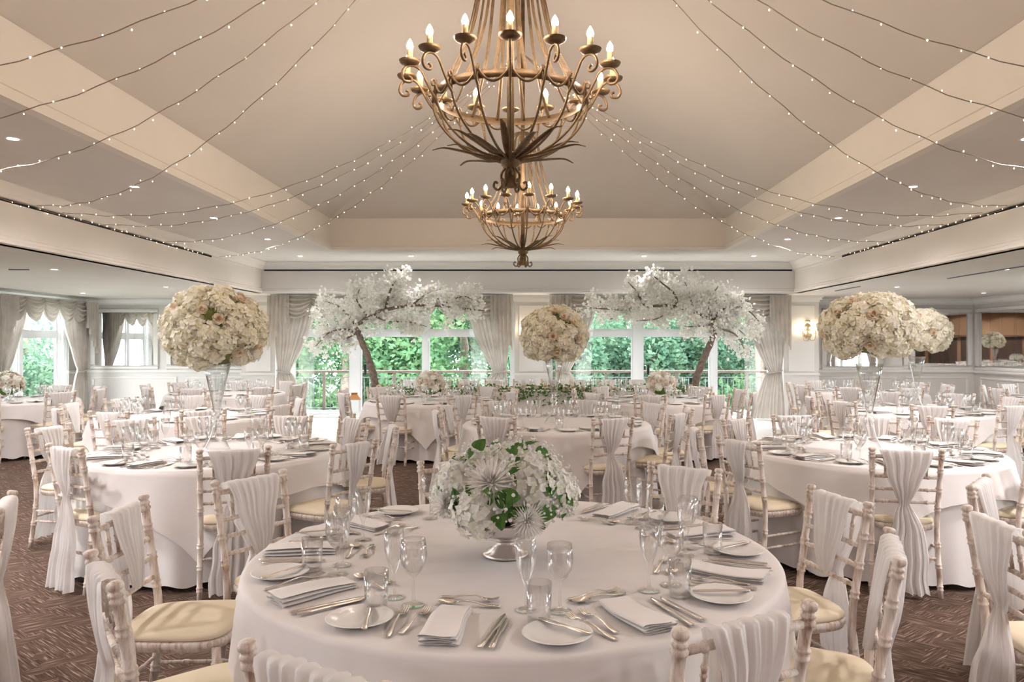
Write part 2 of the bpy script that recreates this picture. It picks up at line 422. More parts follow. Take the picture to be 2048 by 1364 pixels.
mirror(8.75, 9.98, 1.08, 2.32, P_back, 'white framed wall mirror next to the right corner of the room')
mirror(14.6, 17.15, 1.08, 2.32, P_right, 'white framed wall mirror on the right side wall at frame edge')

# windows: outer frame, mullions, transom and every pane
win_i = [0]
def window(P, u0, u1, z0, z1, mulls, zt, fw=.07, dep=.09):
    win_i[0] += 1
    w = obj('window_%d' % win_i[0], None, kind='structure')
    def bar(name, a0, a1, b0, b1, d0=0, d1=dep):
        vs = [P(a0, d0, b0), P(a1, d0, b0), P(a1, d0, b1), P(a0, d0, b1), P(a0, d1, b0), P(a1, d1, b0), P(a1, d1, b1), P(a0, d1, b1)]
        obj(name, MB().add(vs, [(0, 3, 2, 1), (4, 5, 6, 7), (0, 1, 5, 4), (1, 2, 6, 5), (2, 3, 7, 6), (3, 0, 4, 7)]).mesh(name, M['pvc']), w)
    bar('window_frame', u0, u0 + fw, z0, z1); bar('window_frame', u1 - fw, u1, z0, z1)
    bar('window_frame', u0 + fw, u1 - fw, z1 - fw, z1); bar('window_sill', u0 + fw, u1 - fw, z0, z0 + fw, -.03, dep + .06)
    us = [u0 + fw] + [q for m, mw in mulls for q in (m - mw, m + mw)] + [u1 - fw]
    for m, mw in mulls: bar('mullion', m - mw, m + mw, z0 + fw, z1 - fw, -.01, dep + .01)
    for a, b in zip(us[0::2], us[1::2]):
        bar('transom', a, b, zt - .05, zt + .05, 0, dep)
        for (b0, b1) in ((z0 + fw, zt - .05), (zt + .05, z1 - fw)):
            g = .035
            # slim opening-sash edge round each pane
            for q in ((a, a + g, b0, b1), (b - g, b, b0, b1), (a + g, b - g, b0, b0 + g), (a + g, b - g, b1 - g, b1)):
                bar('sash_edge', *q, .015, dep - .02)
            vs = [P(a + g, .04, b0 + g), P(b - g, .04, b0 + g), P(b - g, .04, b1 - g), P(a + g, .04, b1 - g)]
            obj('pane', MB().add(vs, [(0, 1, 2, 3)]).mesh('pane', M['pane']), w)
    return w
def P_win(u, d, z): return (u, WY - d, z)
def P_lw(u, d, z): return (XL - .16 + d, u, z)
def P_rw(u, d, z): return (XR + .16 - d, u, z)
w1 = window(P_win, -5.62, -.45, .04, 2.55, [(-3.92, .10), (-2.39, .05)], 1.83)
w2 = window(P_win, .27, 5.36, .04, 2.55, [(2.22, .10), (3.87, .06)], 1.83)
for mx in (-3.72, 2.42):
    obj('door_handle', MB().bbox(mx, mx + .05, WY - .15, WY - .09, .92, 1.16, .01).mesh('door_handle', M['black_metal']), w1 if mx < 0 else w2)
for a, b in WIN: window(P_lw, a, b, .04, 2.5, [((a + b) / 2 - .2, .06)], 1.80)
for a, b in WINR: window(P_rw, a, b, .04, 2.5, [((a + b) / 2, .06)], 1.80)

# ------------------------------------------------------------------ outside: balcony, railing, trees, ground
struct('floor_balcony', MB().box(-7, 7, 16.56, 18.4, -.14, -.02), M['deck'])
struct('ground', MB().box(-150, 150, 17.5, 160, -6.2, -6), M['grass'])
struct('ground_left', MB().box(-120, -10.9, -60, 17.5, -6.2, -6.02), M['grass'])
struct('ground_right', MB().box(10.6, 120, -60, 17.5, -6.2, -6.02), M['grass'])
rl = thing('balcony_railing', 'brown topped metal balcony railing outside the rear windows', 'railing', (0, 18.1, -.02))
obj('top_rail', MB().bbox(-6.8, 6.8, -.05, .05, .92, .98, .01).mesh('top_rail', M['rail_wood']), rl)
obj('lower_rail', MB().box(-6.8, 6.8, -.015, .015, .80, .82).mesh('lower_rail', M['rail_metal']), rl)
obj('bottom_rail', MB().box(-6.8, 6.8, -.015, .015, .06, .09).mesh('bottom_rail', M['rail_metal']), rl)
pm = MB().box(-.03, .03, -.03, .03, 0, .92).mesh('post', M['rail_wood']); bm_ = MB().tube([(0, 0, .07), (0, 0, .81)], .008, 6).mesh('baluster', M['rail_metal'])
for i in range(9): obj('post', pm, rl, (-6.8 + i * 1.7, 0, 0))
for i in range(100): obj('baluster', bm_, rl, (-6.7 + i * .135, 0, 0))

def leaf_cloud(seed, n, rx, ry, rz, size, blobs=26, br=.34):
    r = random.Random(seed); mb = MB(); C = []
    for _ in range(blobs):
        while True:
            p = Vector((r.uniform(-1, 1), r.uniform(-1, 1), r.uniform(-1, 1)))
            if p.length < .92 and p.length > .3: break
        C.append((p, r.uniform(.7, 1.2) * br))
    for i in range(n):
        c, b = C[i % blobs]
        d = Vector((r.gauss(0, 1), r.gauss(0, 1), r.gauss(0, 1))).normalized() * b * r.uniform(.72, 1.04)
        p = c + d; p = Vector((p.x * rx, p.y * ry, p.z * rz))
        s = size * r.uniform(.6, 1.25)
        u = Vector((r.gauss(0, 1), r.gauss(0, 1), r.gauss(0, .7))).normalized(); w = u.cross(Vector((r.gauss(0, 1), r.gauss(0, 1), r.gauss(0, 1)))).normalized()
        mb.add([tuple(p - u * s), tuple(p + w * s * .55), tuple(p + u * s), tuple(p - w * s * .55)], [(0, 1, 2, 3)])
    return mb
crowns = [leaf_cloud(11, 24000, 3.4, 3.0, 4.6, .115).mesh('foliage', M['tree1']), leaf_cloud(12, 24000, 3.6, 3.0, 4.4, .11).mesh('foliage', M['tree2']),
          leaf_cloud(13, 22000, 3.0, 2.8, 4.8, .10, 22).mesh('foliage', M['tree1'])]
tm = MB().tube([(0, 0, -6), (.1, 0, -2), (-.1, .1, 1.5), (.1, 0, 3.5)], [.28, .22, .15, .06], 8).mesh('trunk', M['bark'])
def tree(x, y, k, s, zc, label, group):
    t = thing('tree', label, 'tree', (x, y, -6.02), rnd.uniform(0, 6), group)
    obj('trunk', tm, t, (0, 0, 6.0), (0, 0, 0), (1, 1, 1)); c = obj('foliage', crowns[k], t, (0, 0, 6 + zc), (0, 0, rnd.uniform(0, 6)), s, 'stuff')
for i, (x, y, k, s, zc) in enumerate([(-9.5, 26, 0, 1.0, .2), (-6.4, 25, 2, 1.0, 0), (-2.6, 26.5, 0, 1.05, .1), (1.0, 25.5, 1, 1.0, -.4), (4.4, 27, 1, 1.0, -.5), (7.6, 25, 0, 1.0, .1), (11.0, 27, 2, 1.0, 0),
        (-12.5, 33, 1, 1.2, .4), (-4.6, 34, 1, 1.25, .8), (3.0, 35, 0, 1.2, -.2), (9.2, 34, 1, 1.2, .3), (-.5, 36, 0, 1.1, -.8)]):
    tree(x, y, k, s, zc, ('green leafy tree just beyond the balcony railing, %s of seven from the left' % ORD[i]) if i < 7 else 'green tree in the second row beyond the balcony, %s from the left' % ORD[(7, 8, 11, 9, 10).index(i)], 'trees beyond the balcony')
for i, (x, y, k, s, zc) in enumerate([(-24, 25, 1, 1.0, -2.0), (-21, 31, 1, 1.1, -2.0), (-27, 33, 0, 1.15, -1.5), (-19, 24, 0, .8, -2.6), (-30, 40, 1, 1.4, -1.8)]):
    tree(x, y, k, s, zc, 'hazy green tree outside the left side window, %s from the left' % ORD[(4, 2, 0, 1, 3).index(i)], 'trees beyond the left window')

# ------------------------------------------------------------------ curtains and swags
def pleat(u, n, ph): return sin(u * n * 2 * pi + ph) + .35 * sin(u * n * 4.6 * pi + ph * 2.1)
def curtain_mesh(wt, xt, wk, xk, wb, xb, ztop, ztie, seed=0, amp=.035):
    """pleated panel: centre/width at top, at the tie-back and at the floor"""
    r = random.Random(seed); ph = r.uniform(0, 6); n = 8
    def fn(u, v):
        z = ztop * (1 - v) + .015 * v
        if z > ztie:
            k = (ztop - z) / (ztop - ztie); k = k ** 1.6
            w = wt + (wk - wt) * k; x = xt + (xk - xt) * k
        else:
            k = ((ztie - z) / ztie) ** .6
            w = wk + (wb - wk) * k; x = xk + (xb - xk) * k
        a = amp * (.55 + .45 * min(1, w / wt))
        return (x + (u - .5) * w, a * pleat(u, n, ph) + .01 * sin(z * 7 + u * 9), z)
    return MB().grid(fn, 110, 44).mesh('drape', M['curtain'])
def swag_mesh(w, drop, seed=0):
    r = random.Random(seed); ph = r.uniform(-.3, .3)
    def fn(u, v):
        x = (u - .5) * w * (1 - .10 * v)
        c = max(0, 1 - (2 * u - 1) ** 2) ** .62
        z = -v * (drop * (.10 + .90 * c))
        y = -.05 - .05 * c * sin(pi * min(1, v * 1.1)) - .034 * sin(v * 5.2 * 2 * pi + ph + u) * (.25 + .75 * c)
        return (x, y, z)
    return MB().grid(fn, 20, 44).mesh('swag', M['swag'])
def jabot_mesh(w, long, short, flip):
    """cascade: pleated tail whose hem climbs in zigzag steps towards the window"""
    n = 5; mb = MB()
    def fn(u, v):
        k = u * n; i = min(n - 1, int(k)); f = k - i
        tri = abs(2 * f - 1)
        L = long + (short - long) * ((i + (f if f > .5 else .0) * .9) / n)
        x = u * w
        y = -.06 - .06 * tri - .01 * u
        xx = x - .03 * (1 - tri) * v
        return ((-xx if flip else xx), y, -v * L)
    return mb.grid(fn, 60, 14).mesh('jabot', M['swag'])
CUR = {}
def dress_window(P0, along, width, nswag, label_l, label_r, label_s, ztop=2.52, dcurt=.55):
    """P0 = left end of the pelmet seen from the room; along = rotation about z so local x runs along the window and -y into the room"""
    def th(name, label, cat, x, grp):
        c, s = cos(along), sin(along)
        return thing(name, label, cat, (P0[0] + c * x, P0[1] + s * x, 0), along, grp)
    cl = th('curtain', label_l, 'curtain', 0, 'silver grey tied curtains')
    obj('drape', curtain_mesh(1.0, .50, .27, .28, .72, .42, ztop, 1.0, 1), cl, (0, 0, 0))
    cr = th('curtain', label_r, 'curtain', width, 'silver grey tied curtains')
    obj('drape', curtain_mesh(1.0, -.50, .27, -.28, .72, -.42, ztop, 1.0, 2), cr, (0, 0, 0))
    for c, sg in ((cl, 1), (cr, -1)):
        def loop(a, sg=sg): return (sg * (.28 + .155 * cos(a)), .075 * sin(a), 1.0 - .03 * cos(a))
        obj('tie_back', MB().tube([loop(2 * pi * i / 20) for i in range(21)], .016, 6).mesh('tie_back', M['curtain']), c)
        obj('tassel', MB().lathe([(.004, 0), (.016, -.03), (.011, -.05), (.028, -.09), (.03, -.19), (.003, -.19)], 10).mesh('tassel', M['curtain']), c, (sg * .17, -.08, .96))
        obj('jabot', jabot_mesh(.46, 1.15, .44, sg < 0), c, (0, -.09, ztop + .03))
    sw = th('swag_valance', label_s, 'valance', width / 2, 'swagged valances over the windows')
    obj('pelmet_board', MB().box(-width / 2, width / 2, -.04, .1, ztop + .02, ztop + .05).mesh('pelmet_board', M['wall']), sw)
    ws = (width - .5) / nswag
    for i in range(nswag):
        obj('swag', swag_mesh(ws * 1.22, .50, i % 3) if (ws, i % 3) not in CUR else CUR[(ws, i % 3)], sw, (-width / 2 + .25 + ws * (i + .5), -.07 - .015 * (i % 2), ztop + .04))
    # thin net beside the drape
    net = MB().grid(lambda u, v: (.55 + .42 * u * (1 - .35 * v), .12 + .015 * sin(u * 40), (ztop - .02) * (1 - v) + .02), 40, 6)
    obj('net', net.mesh('net', M['sheer']), cl)
    net = MB().grid(lambda u, v: (-.55 - .42 * u * (1 - .35 * v), .12 + .015 * sin(u * 40), (ztop - .02) * (1 - v) + .02), 40, 6)
    obj('net', net.mesh('net', M['sheer']), cr)
dress_window((-5.60, 15.85), 0, 5.12, 7, 'silver curtain tied back at the left end of the left rear window', 'silver curtain tied back just left of the middle pilaster',
             'silver swagged valance over the left rear window behind blossom', 2.58)
dress_window((.30, 15.85), 0, 5.04, 7, 'silver curtain tied back just right of the middle pilaster', 'silver curtain tied back at the right rear window by the lit sconce',
             'silver swagged valance over the right rear window behind blossom', 2.58)
dress_window((XL + .28, 14.0), pi / 2, 3.1, 5, 'silver curtain at the left frame edge beside the left side window', 'silver curtain tied back between the left side window and the wall mirror',
             'silver swagged valance over the left side window', 2.50)
dress_window((XR - .28, 13.0), -pi / 2, 3.9, 5, 'silver curtain at the far end of the right side window', 'silver curtain at the near end of the right side window',
             'silver swagged valance over the right side window', 2.50)

# ------------------------------------------------------------------ recessed downlights
dl = thing
def downlight(x, y, label, power=P_DOWN, z=ZM):
    t = thing('downlight', label, 'downlight', (x, y, z), 0, 'recessed ceiling downlights')
    obj('bezel', MB().lathe([(.042, -.001), (.044, -.006), (.062, -.006), (.066, -.001)], 20).mesh('bezel', M['trim']), t)
    obj('lens', MB().lathe([(.0005, -.002), (.042, -.002)], 20).mesh('lens', M['down']), t)
    ld = bpy.data.lights.new('downlight_lamp', 'SPOT'); ld.energy = power; ld.color = SPOTC; ld.spot_size = radians(160); ld.spot_blend = .8; ld.shadow_soft_size = .06
    obj('lamp', ld, t, (0, 0, -.02))
for k, y in enumerate((11.9, 9.9, 7.95, 6.1, 4.1, 2.1, .1, -1.9)):
    downlight(-4.25, y, '%s small round downlight counted from the rear, left of the tent ceiling' % ORD[k], P_DOWN * (1.7 if y < 6.5 else .85))
    downlight(4.0, y, '%s small round downlight counted from the rear, right of the tent ceiling' % ORD[k], P_DOWN * (1.7 if y < 6.5 else .85))
for k, x in enumerate((-4.44, -2.35, 2.05, 4.12)):
    downlight(x, 14.15, 'small round ceiling downlight by the rear beam, %s from the left' % ORD[k], 22.0)
    downlight(x, -3.75, 'small round fill lamp added behind the camera, %s from the left' % ORD[k], 190.0)  # unseen row added as fill for surfaces facing the camera
for k, y in enumerate((15.4, 13.8, 10.6, 7.2, 3.8, .4)):
    for side, x in (('left', -6.8), ('right', 6.65)):
        downlight(x if k else (-9.3 if x < 0 else 9.2), y, '%s small round downlight counted from the rear in the low %s side ceiling' % (ORD[k], side), P_SIDE * ((.4 if x < 0 else 1.2) if y > 12 else 1), ZL)
# small vents in the low side ceilings
for k, (x, y, w, d) in enumerate(((-7.9, 10.6, .35, .03), (-7.3, 10.6, .28, .03), (6.6, 10.9, .04, 2.2), (5.9, 14.2, .04, 1.1), (7.6, 9.0, .35, .03), (8.2, 9.0, .28, .03))):
    tag(obj('ceiling_vent', MB().bbox(-w / 2, w / 2, -d / 2, d / 2, -.012, .0, .002).mesh('ceiling_vent', M['vent']), None, (x, y, ZL)),
        'slim grey ceiling vent, %s of the low side ceilings from the left' % ORD[k], 'vent', 'slim ceiling vents')

sp = thing('wall_speaker', 'tiny black wall speaker above the left mirror frame', 'speaker', (-10.26, YB - .01, 2.42))
obj('cabinet', MB().bbox(-.035, .035, -.07, 0, 0, .13, .008).mesh('cabinet', M['black_metal']), sp)
obj('grille', MB().bbox(-.028, .028, -.075, -.068, .01, .12, .002).mesh('grille', M['slot']), sp)
# ------------------------------------------------------------------ wall sconces
def sconce(x, y, label):
    t = thing('wall_sconce', label, 'wall lamp', (x, y, 1.72), 0, 'twin candle wall sconces')
    prof = [(.0, -.02), (.05, 0), (.09, .05), (.075, .11), (.045, .15), (.075, .19), (.085, .24), (.05, .29), (.02, .32), (.055, .35), (.05, .38), (.01, .39)]
    def fn(u, v):
        k = v * (len(prof) - 1); i = min(len(prof) - 2, int(k)); f = k - i
        r = prof[i][0] * (1 - f) + prof[i + 1][0] * f; z = prof[i][1] * (1 - f) + prof[i + 1][1] * f
        a = pi * u
        return (-r * cos(a), -.6 * r * sin(a) - .004, z)
    obj('back_plate', MB().grid(fn, 10, 33).mesh('back_plate', M['gold']), t)
    for sg in (-1, 1):
        pts = [(sg * .0, -.03, .02), (sg * .05, -.07, -.05), (sg * .11, -.09, -.04), (sg * .135, -.09, .03), (sg * .135, -.09, .10)]
        pts = smooth_path(pts, 24)
        a = obj('arm', MB().tube(pts, .009, 8).mesh('arm', M['gold']), t)
        obj('drip_pan', MB().lathe([(.002, .095), (.03, .1), (.034, .11), (.01, .112)], 14).mesh('drip_pan', M['gold']), a, (sg * .135, -.09, 0))
        obj('candle', MB().lathe([(.012, .11), (.012, .17), (.001, .17)], 10).mesh('candle', M['candle']), a, (sg * .135, -.09, 0))
        obj('bulb', MB().lathe([(.008, .17), (.02, .195), (.018, .215), (.001, .245)], 12).mesh('bulb', M['sbulb']), a, (sg * .135, -.09, 0))
def smooth_path(pts, n):
    """Catmull-Rom through the points"""
    P = [Vector(p) for p in pts]; P = [P[0] * 2 - P[1]] + P + [P[-1] * 2 - P[-2]]
    out = []; m = len(P) - 3
    for k in range(n + 1):
        t = m * k / n; i = min(m - 1, int(t)); t -= i
        a, b, c, d = P[i:i + 4]
        out.append(tuple(.5 * ((2 * b) + (c - a) * t + (2 * a - 5 * b + 4 * c - d) * t * t + (3 * b - a - 3 * c + d) * t ** 3)))
    return out
sconce(5.87, 16.18, 'twin candle gilt wall sconce lit on the right pilaster')
sconce(-.09, 16.18, 'twin candle gilt wall sconce lit on the middle pilaster')
sconce(-5.98, 16.18, 'twin candle gilt wall sconce lit on the left pilaster')

# ------------------------------------------------------------------ chandeliers
def build_chandelier_meshes():
    A = {}
    NR = 16
    A['pole'] = MB().tube([(0, 0, .12), (0, 0, 2.98)], .022, 10).mesh('pole', M['bronze'])
    A['hub'] = MB().lathe([(.001, -.02), (.03, -.015), (.042, .01), (.04, .035), (.025, .055), (.018, .07), (.03, .10), (.055, .115), (.058, .17), (.05, .185), (.02, .2)], 20).mesh('hub', M['bronze'])
    A['ring'] = MB().lathe([(.445, .49), (.452, .49), (.452, .535), (.445, .535), (.445, .49)], 64).mesh('ring', M['bronze'])
    # S arm in the x-z plane ending in a scroll under the pan
    arm = smooth_path([(x, 0, z - .04 * min(1, max(0, (z - .44) / .15))) for x, q, z in ((.45, 0, .44), (.485, 0, .50), (.515, 0, .575), (.555, 0, .645), (.60, 0, .665), (.645, 0, .645), (.662, 0, .60), (.645, 0, .565), (.612, 0, .565), (.606, 0, .592), (.624, 0, .602))], 44)
    A['arm'] = MB().tube(arm, .0085, 7, flat=.9).mesh('arm', M['bronze'])
    A['pan'] = MB().lathe([(.001, .664), (.03, .666), (.055, .676), (.062, .69), (.057, .69), (.03, .682), (.001, .680)], 18).mesh('drip_pan', M['bronze'])
    A['candle'] = MB().lathe([(.017, .68), (.0165, .755), (.001, .757)], 12).mesh('candle', M['candle'])
    A['bulb'] = MB().lathe([(.010, .752), (.0175, .762), (.019, .775), (.014, .793), (.006, .806), (.001, .814)], 8).mesh('bulb', M['bulb'])
    # basket rod from ring to hub
    rod = smooth_path([(.452, 0, .54), (.46, 0, .50), (.45, 0, .42), (.40, 0, .33), (.31, 0, .245), (.19, 0, .18), (.05, 0, .15)], 26)
    A['rod'] = MB().tube(rod, .0075, 7).mesh('basket_rod', M['bronze'])
    up = smooth_path([(.445, 0, .52), (.42, 0, .56), (.345, 0, .68), (.26, 0, .88), (.205, 0, 1.12), (.17, 0, 1.32), (.11, 0, 1.42), (.03, 0, 1.45)], 28)
    A['strap'] = MB().tube(up, .011, 6, flat=.45, up=(0, 1, 0)).mesh('upper_strap', M['bronze'])
    # loop of the wrought garland between two arms
    da = 2 * pi / NR
    def gl(i): 
        a = da * i / 14.0 ; k = i / 14.0
        z = .55 - .085 * sin(pi * k) ** .8 + (.012 if i in (0, 14) else 0)
        return (.464 * cos(a), .464 * sin(a), z)
    A['garland'] = MB().tube([gl(i) for i in range(15)], .0075, 6).mesh('garland_loop', M['bronze'])
    cur = smooth_path([(.462, 0, .535), (.475, 0, .56), (.49, 0, .548), (.487, 0, .528), (.474, 0, .53)], 14)
    A['curl'] = MB().tube(cur, .007, 6).mesh('curl', M['bronze'])
    # acanthus blade
    bl = smooth_path([(.04, 0, .155), (.14, 0, .175), (.25, 0, .215), (.36, 0, .25), (.43, 0, .245)], 16)
    A['blade'] = MB().tube(bl, [.008 + .020 * sin(pi * min(1, (i + 2) / 17)) * (1 - .45 * i / 16) for i in range(17)], 6, flat=.28, up=(0, 1, 0)).mesh('leaf_blade', M['bronze'])
    sc = smooth_path([(.03, 0, .10), (.055, 0, .06), (.05, 0, .0), (.075, 0, -.03), (.10, 0, -.01), (.092, 0, .018), (.076, 0, .008)], 22)
    A['scroll'] = MB().tube(sc, .007, 6).mesh('scroll', M['bronze'])
    return A, NR
CH, NR = build_chandelier_meshes()
def chandelier(x, y, z, rz, label):
    t = thing('chandelier', label, 'chandelier', (x, y, z), rz, 'wrought iron candle chandeliers')
    obj('pole', CH['pole'], t); obj('hub', CH['hub'], t); obj('ring', CH['ring'], t)
    for i in range(NR):
        a = 2 * pi * i / NR
        ar = obj('arm', CH['arm'], t, rot=(0, 0, a))
        obj('drip_pan', CH['pan'], ar, (.615, 0, -.04)); obj('candle', CH['candle'], ar, (.615, 0, -.04)); obj('bulb', CH['bulb'], ar, (.615, 0, -.04))
        obj('basket_rod', CH['rod'], t, rot=(0, 0, a)); obj('garland_loop', CH['garland'], t, rot=(0, 0, a)); obj('curl', CH['curl'], t, rot=(0, 0, a + .02))
        obj('upper_strap', CH['strap'], t, rot=(0, 0, a + pi / NR))
    for i in range(14): obj('leaf_blade', CH['blade'], t, (0, 0, .02 * (i % 2)), (0, -.06 + .22 * (i % 2), 2 * pi * i / 14 + .1))
    for i in range(6): obj('scroll', CH['scroll'], t, rot=(0, 0, 2 * pi * i / 6))
chandelier(-.15, 4.5, 2.53, .03, 'large wrought iron chandelier with lit candle bulbs, nearest the camera')
chandelier(-.14, 8.3, 2.47, .12, 'wrought iron chandelier with lit candle bulbs hanging further back')

# ------------------------------------------------------------------ fairy light strings
fb = MB().ball((0, 0, 0), 1, 6, 4)
def light_string(p0, p1, sag, label, seed, step=.215):
    r = random.Random(seed); p0 = Vector(p0); p1 = Vector(p1); n = 40
    pts = []
    for i in range(n + 1):
        k = i / n; p = p0.lerp(p1, k); p.z -= sag * 4 * k * (1 - k)
        p.z += .008 * sin(i * 1.7); pts.append(p)
    t = thing('fairy_light_string', label, 'string lights', tuple(p0), 0, 'warm fairy light strings under the ceiling')
    rel = [tuple(p - p0) for p in pts]
    obj('wire', MB().tube(rel, .0035, 5).mesh('wire', M['wire']), t)
    mb = MB(); L = sum((pts[i + 1] - pts[i]).length for i in range(n)); m = int(L / step)
    for j in range(1, m):
        k = (j + r.uniform(-.2, .2)) / m * n; i = int(k); q = pts[i].lerp(pts[min(i + 1, n)], k - i) - p0
        q = q + Vector((r.uniform(-.012, .012), r.uniform(-.012, .012), r.uniform(-.035, .012)))
        rr = r.uniform(.0033, .005)
        mb.add([(v[0] * rr + q.x, v[1] * rr + q.y, v[2] * rr * 1.4 + q.z) for v in fb.v], fb.f, True)
    b = obj('bulbs', mb.mesh('fairy_bulbs', M['fairy']), t, kind='stuff')
for side, xe in (('left', BX0 + .07), ('right', BX1 - .07)):
    for k, (hy, ye, sag) in enumerate(((4.5, 4.15, .71), (4.5, 5.2, .72), (4.5, 6.6, .70), (4.5, 8.3, .68), (8.3, 8.75, .60), (8.3, 9.6, .60), (8.3, 11.2, .58), (8.3, 13.1, .56))):
        light_string((-.15, hy, 4.8), (xe, ye, 3.12), sag, 'warm fairy light string draped to the %s beam, %s from the camera' % (side, ORD[k]), k + (10 if side == 'left' else 30))
    light_string((xe - (.03 if xe < 0 else -.03), 5.3, 3.11), (xe - (.03 if xe < 0 else -.03), 12.8, 3.11), .015, 'warm fairy light string running along the %s beam slot' % side, 77, .16)

# ------------------------------------------------------------------ chairs
def ypost(z): return -.156 * (z - .45) if z > .45 else -.05 * (1 - z / .45) ** 1.5
def ringed(zs, base, rings, amp=.0045):
    """samples (z, radius) of a turned bamboo-style post with doubled rings"""
    out = []
    for z in zs: out.append((z, base))
    for c in rings:
        for dz, k in ((-.017, 0), (-.0135, .8), (-.010, 1), (-.005, .35), (0, .2), (.005, .35), (.010, 1), (.0135, .8), (.017, 0)): out.append((c + dz, base + amp * k))
    return sorted(out)
def chair_meshes():
    C = {}
    hw = .188
    S = ringed([0, .1, .26, .38, .5, .62, .74, .845], .0165, [.06, .19, .32, .55, .67, .79])
    S += [(.865, .0165), (.868, .0215), (.876, .0225), (.882, .018), (.887, .0175), (.891, .0215), (.897, .021), (.900, .0165), (.906, .0155), (.909, .020), (.916, .0225), (.923, .0215), (.928, .016), (.9295, .003)]
    def xpost(z): return hw + (.012 * max(0, (z - .45) / .45)) + .012 * (1 - min(1, z / .45))
    for sg, nm in ((-1, 'pl'), (1, 'pr')):
        C[nm] = MB().tube([(sg * xpost(z), ypost(z), z) for z, r in S], [r * (.92 if z < .05 else 1) for z, r in S], 10).mesh('back_post', M['lime'])
        Sf = ringed([0, .1, .2, .3, .42], .0165, [.07, .21, .35])
        C['f' + nm[1]] = MB().tube([(sg * (.185 + .02 * (1 - z / .42)), .375 + .018 * (1 - z / .42), z) for z, r in Sf], [r * (.8 + .2 * min(1, z / .2)) for z, r in Sf], 10).mesh('leg', M['lime'])
    def rail(z, r=.0105, w=hw, y=None):
        y = ypost(z) if y is None else y
        xs = [-w, -w * .72, -w * .70, -w * .66, -w * .64, -.06, -.04, .04, .06, w * .64, w * .66, w * .70, w * .72, w]
        rr = [r, r, r * 1.3, r * 1.3, r, r, r * 1.08, r * 1.08, r, r, r * 1.3, r * 1.3, r, r]
        return MB().tube([(x, y, z) for x in xs], rr, 8)
    C['top'] = rail(.872, .0125).mesh('top_rail', M['lime'])
    for k, z in enumerate((.745, .665, .585)): C['r%d' % k] = rail(z).mesh('back_rail', M['lime'])
    sp = ringed([.747, .81, .87], .0072, [.81], .003)
    for k, x in enumerate((-.12, -.06, 0, .06, .12)):
        C['s%d' % k] = MB().tube([(x, ypost(z), z) for z, r in sp], [r for z, r in sp], 7).mesh('spindle', M['lime'])
    # seat frame: rounded trapezoid, front bowed
    def outline(n=40, inset=0.0):
        pts = []
        for i in range(n):
            a = 2 * pi * i / n; c, s = cos(a), sin(a); e = 2 / 4.2
            x = (abs(c) ** e) * (1 if c > 0 else -1); y = (abs(s) ** e) * (1 if s > 0 else -1)
            w = .192 + .022 * (y + 1) / 2
            pts.append((x * (w - inset), .19 + y * (.215 - inset)))
        return pts
    def slab(zs):
        mb = MB(); n = 40; vs = []
        for z, ins in zs: vs += [(x, y, z) for x, y in outline(n, ins)]
        fs = [(j * n + i, j * n + (i + 1) % n, (j + 1) * n + (i + 1) % n, (j + 1) * n + i) for j in range(len(zs) - 1) for i in range(n)]
        fs += [tuple(range(n - 1, -1, -1)), tuple(range((len(zs) - 1) * n, len(zs) * n))]
        return mb.add(vs, fs, True)
    C['frame'] = slab([(.405, .012), (.407, .008), (.418, .006), (.424, .0), (.438, .0), (.444, .004), (.446, .01)]).mesh('seat_frame', M['lime'])
    C['cushion'] = slab([(.446, .012), (.452, .004), (.464, .004), (.476, .016), (.484, .05), (.489, .10), (.491, .15)]).mesh('seat_cushion', M['cushion'])
    def bar(p, q, r=.0085):
        p = Vector(p); q = Vector(q); ks = (0, .28, .30, .34, .36, .64, .66, .70, .72, 1); rr = (1, 1, 1.3, 1.3, 1, 1, 1.3, 1.3, 1, 1)
        return MB().tube([tuple(p.lerp(q, k)) for k in ks], [r * a for a in rr], 7).mesh('stretcher', M['lime'])
    C['x0'] = bar((-.19, .38, .27), (.19, .38, .27)); C['x1'] = bar((-.195, -.02, .24), (.195, -.02, .24))
    for k, (sg, z) in enumerate(((-1, .29), (-1, .21), (1, .29), (1, .21))):
        C['y%d' % k] = bar((sg * .195, -.02, z), (sg * .195, .385, z))
    return C
CM = chair_meshes()
def sash_mesh(seed, wtop=.14, zk=.585, tail=.03, drift=0.0):
    r = random.Random(seed); ph = r.uniform(0, 6); nb = r.choice((5, 6, 7)); side = r.uniform(-.02, .02)
    zt = .905
    def fn(u, v):
        uu = u * 2 - 1
        # path: front knot -> over the top rail -> back knot -> tail
        if v < .30:
            k = v / .30; z = zk + (zt - zk) * k; yo = .026 + .004 * sin(pi * k); s = k
        elif v < .36:
            k = (v - .30) / .06; z = zt + .012 * sin(pi * k); yo = .026 * cos(pi * k); s = 1
        elif v < .66:
            k = (v - .36) / .30; z = zt + (zk - zt) * k; yo = -.026 - .010 * sin(pi * k); s = 1 - k
        else:
            k = (v - .66) / .34; z = zk + (tail - zk) * k; yo = -.026; s = -k
        if s >= 0:
            w = .022 + (wtop - .022) * (s ** .72); x = side * (1 - s)
            amp = .0055 + .006 * (1 - s)
            y = ypost(z) + yo
        else:
            k = -s; w = .022 + .085 * (min(1, k * 2.2) ** .7) + .03 * k; x = side + drift * k + .01 * sin(k * 5)
            amp = .010 + .012 * k; y = ypost(zk) - .03 - .055 * k ** 1.2
        wob = sin(uu * nb * pi + ph + z * 3.0) + .4 * sin(uu * nb * 2.3 * pi + ph * 1.7 + z * 5)
        return (x + uu * w + .004 * sin(z * 31 + ph), y + amp * wob * (1 if yo <= 0 else -1), z + .006 * sin(uu * 7 + ph) * (1 if s < 0 else .3))
    return MB().grid(fn, 56, 60).mesh('sash', M['voile'])
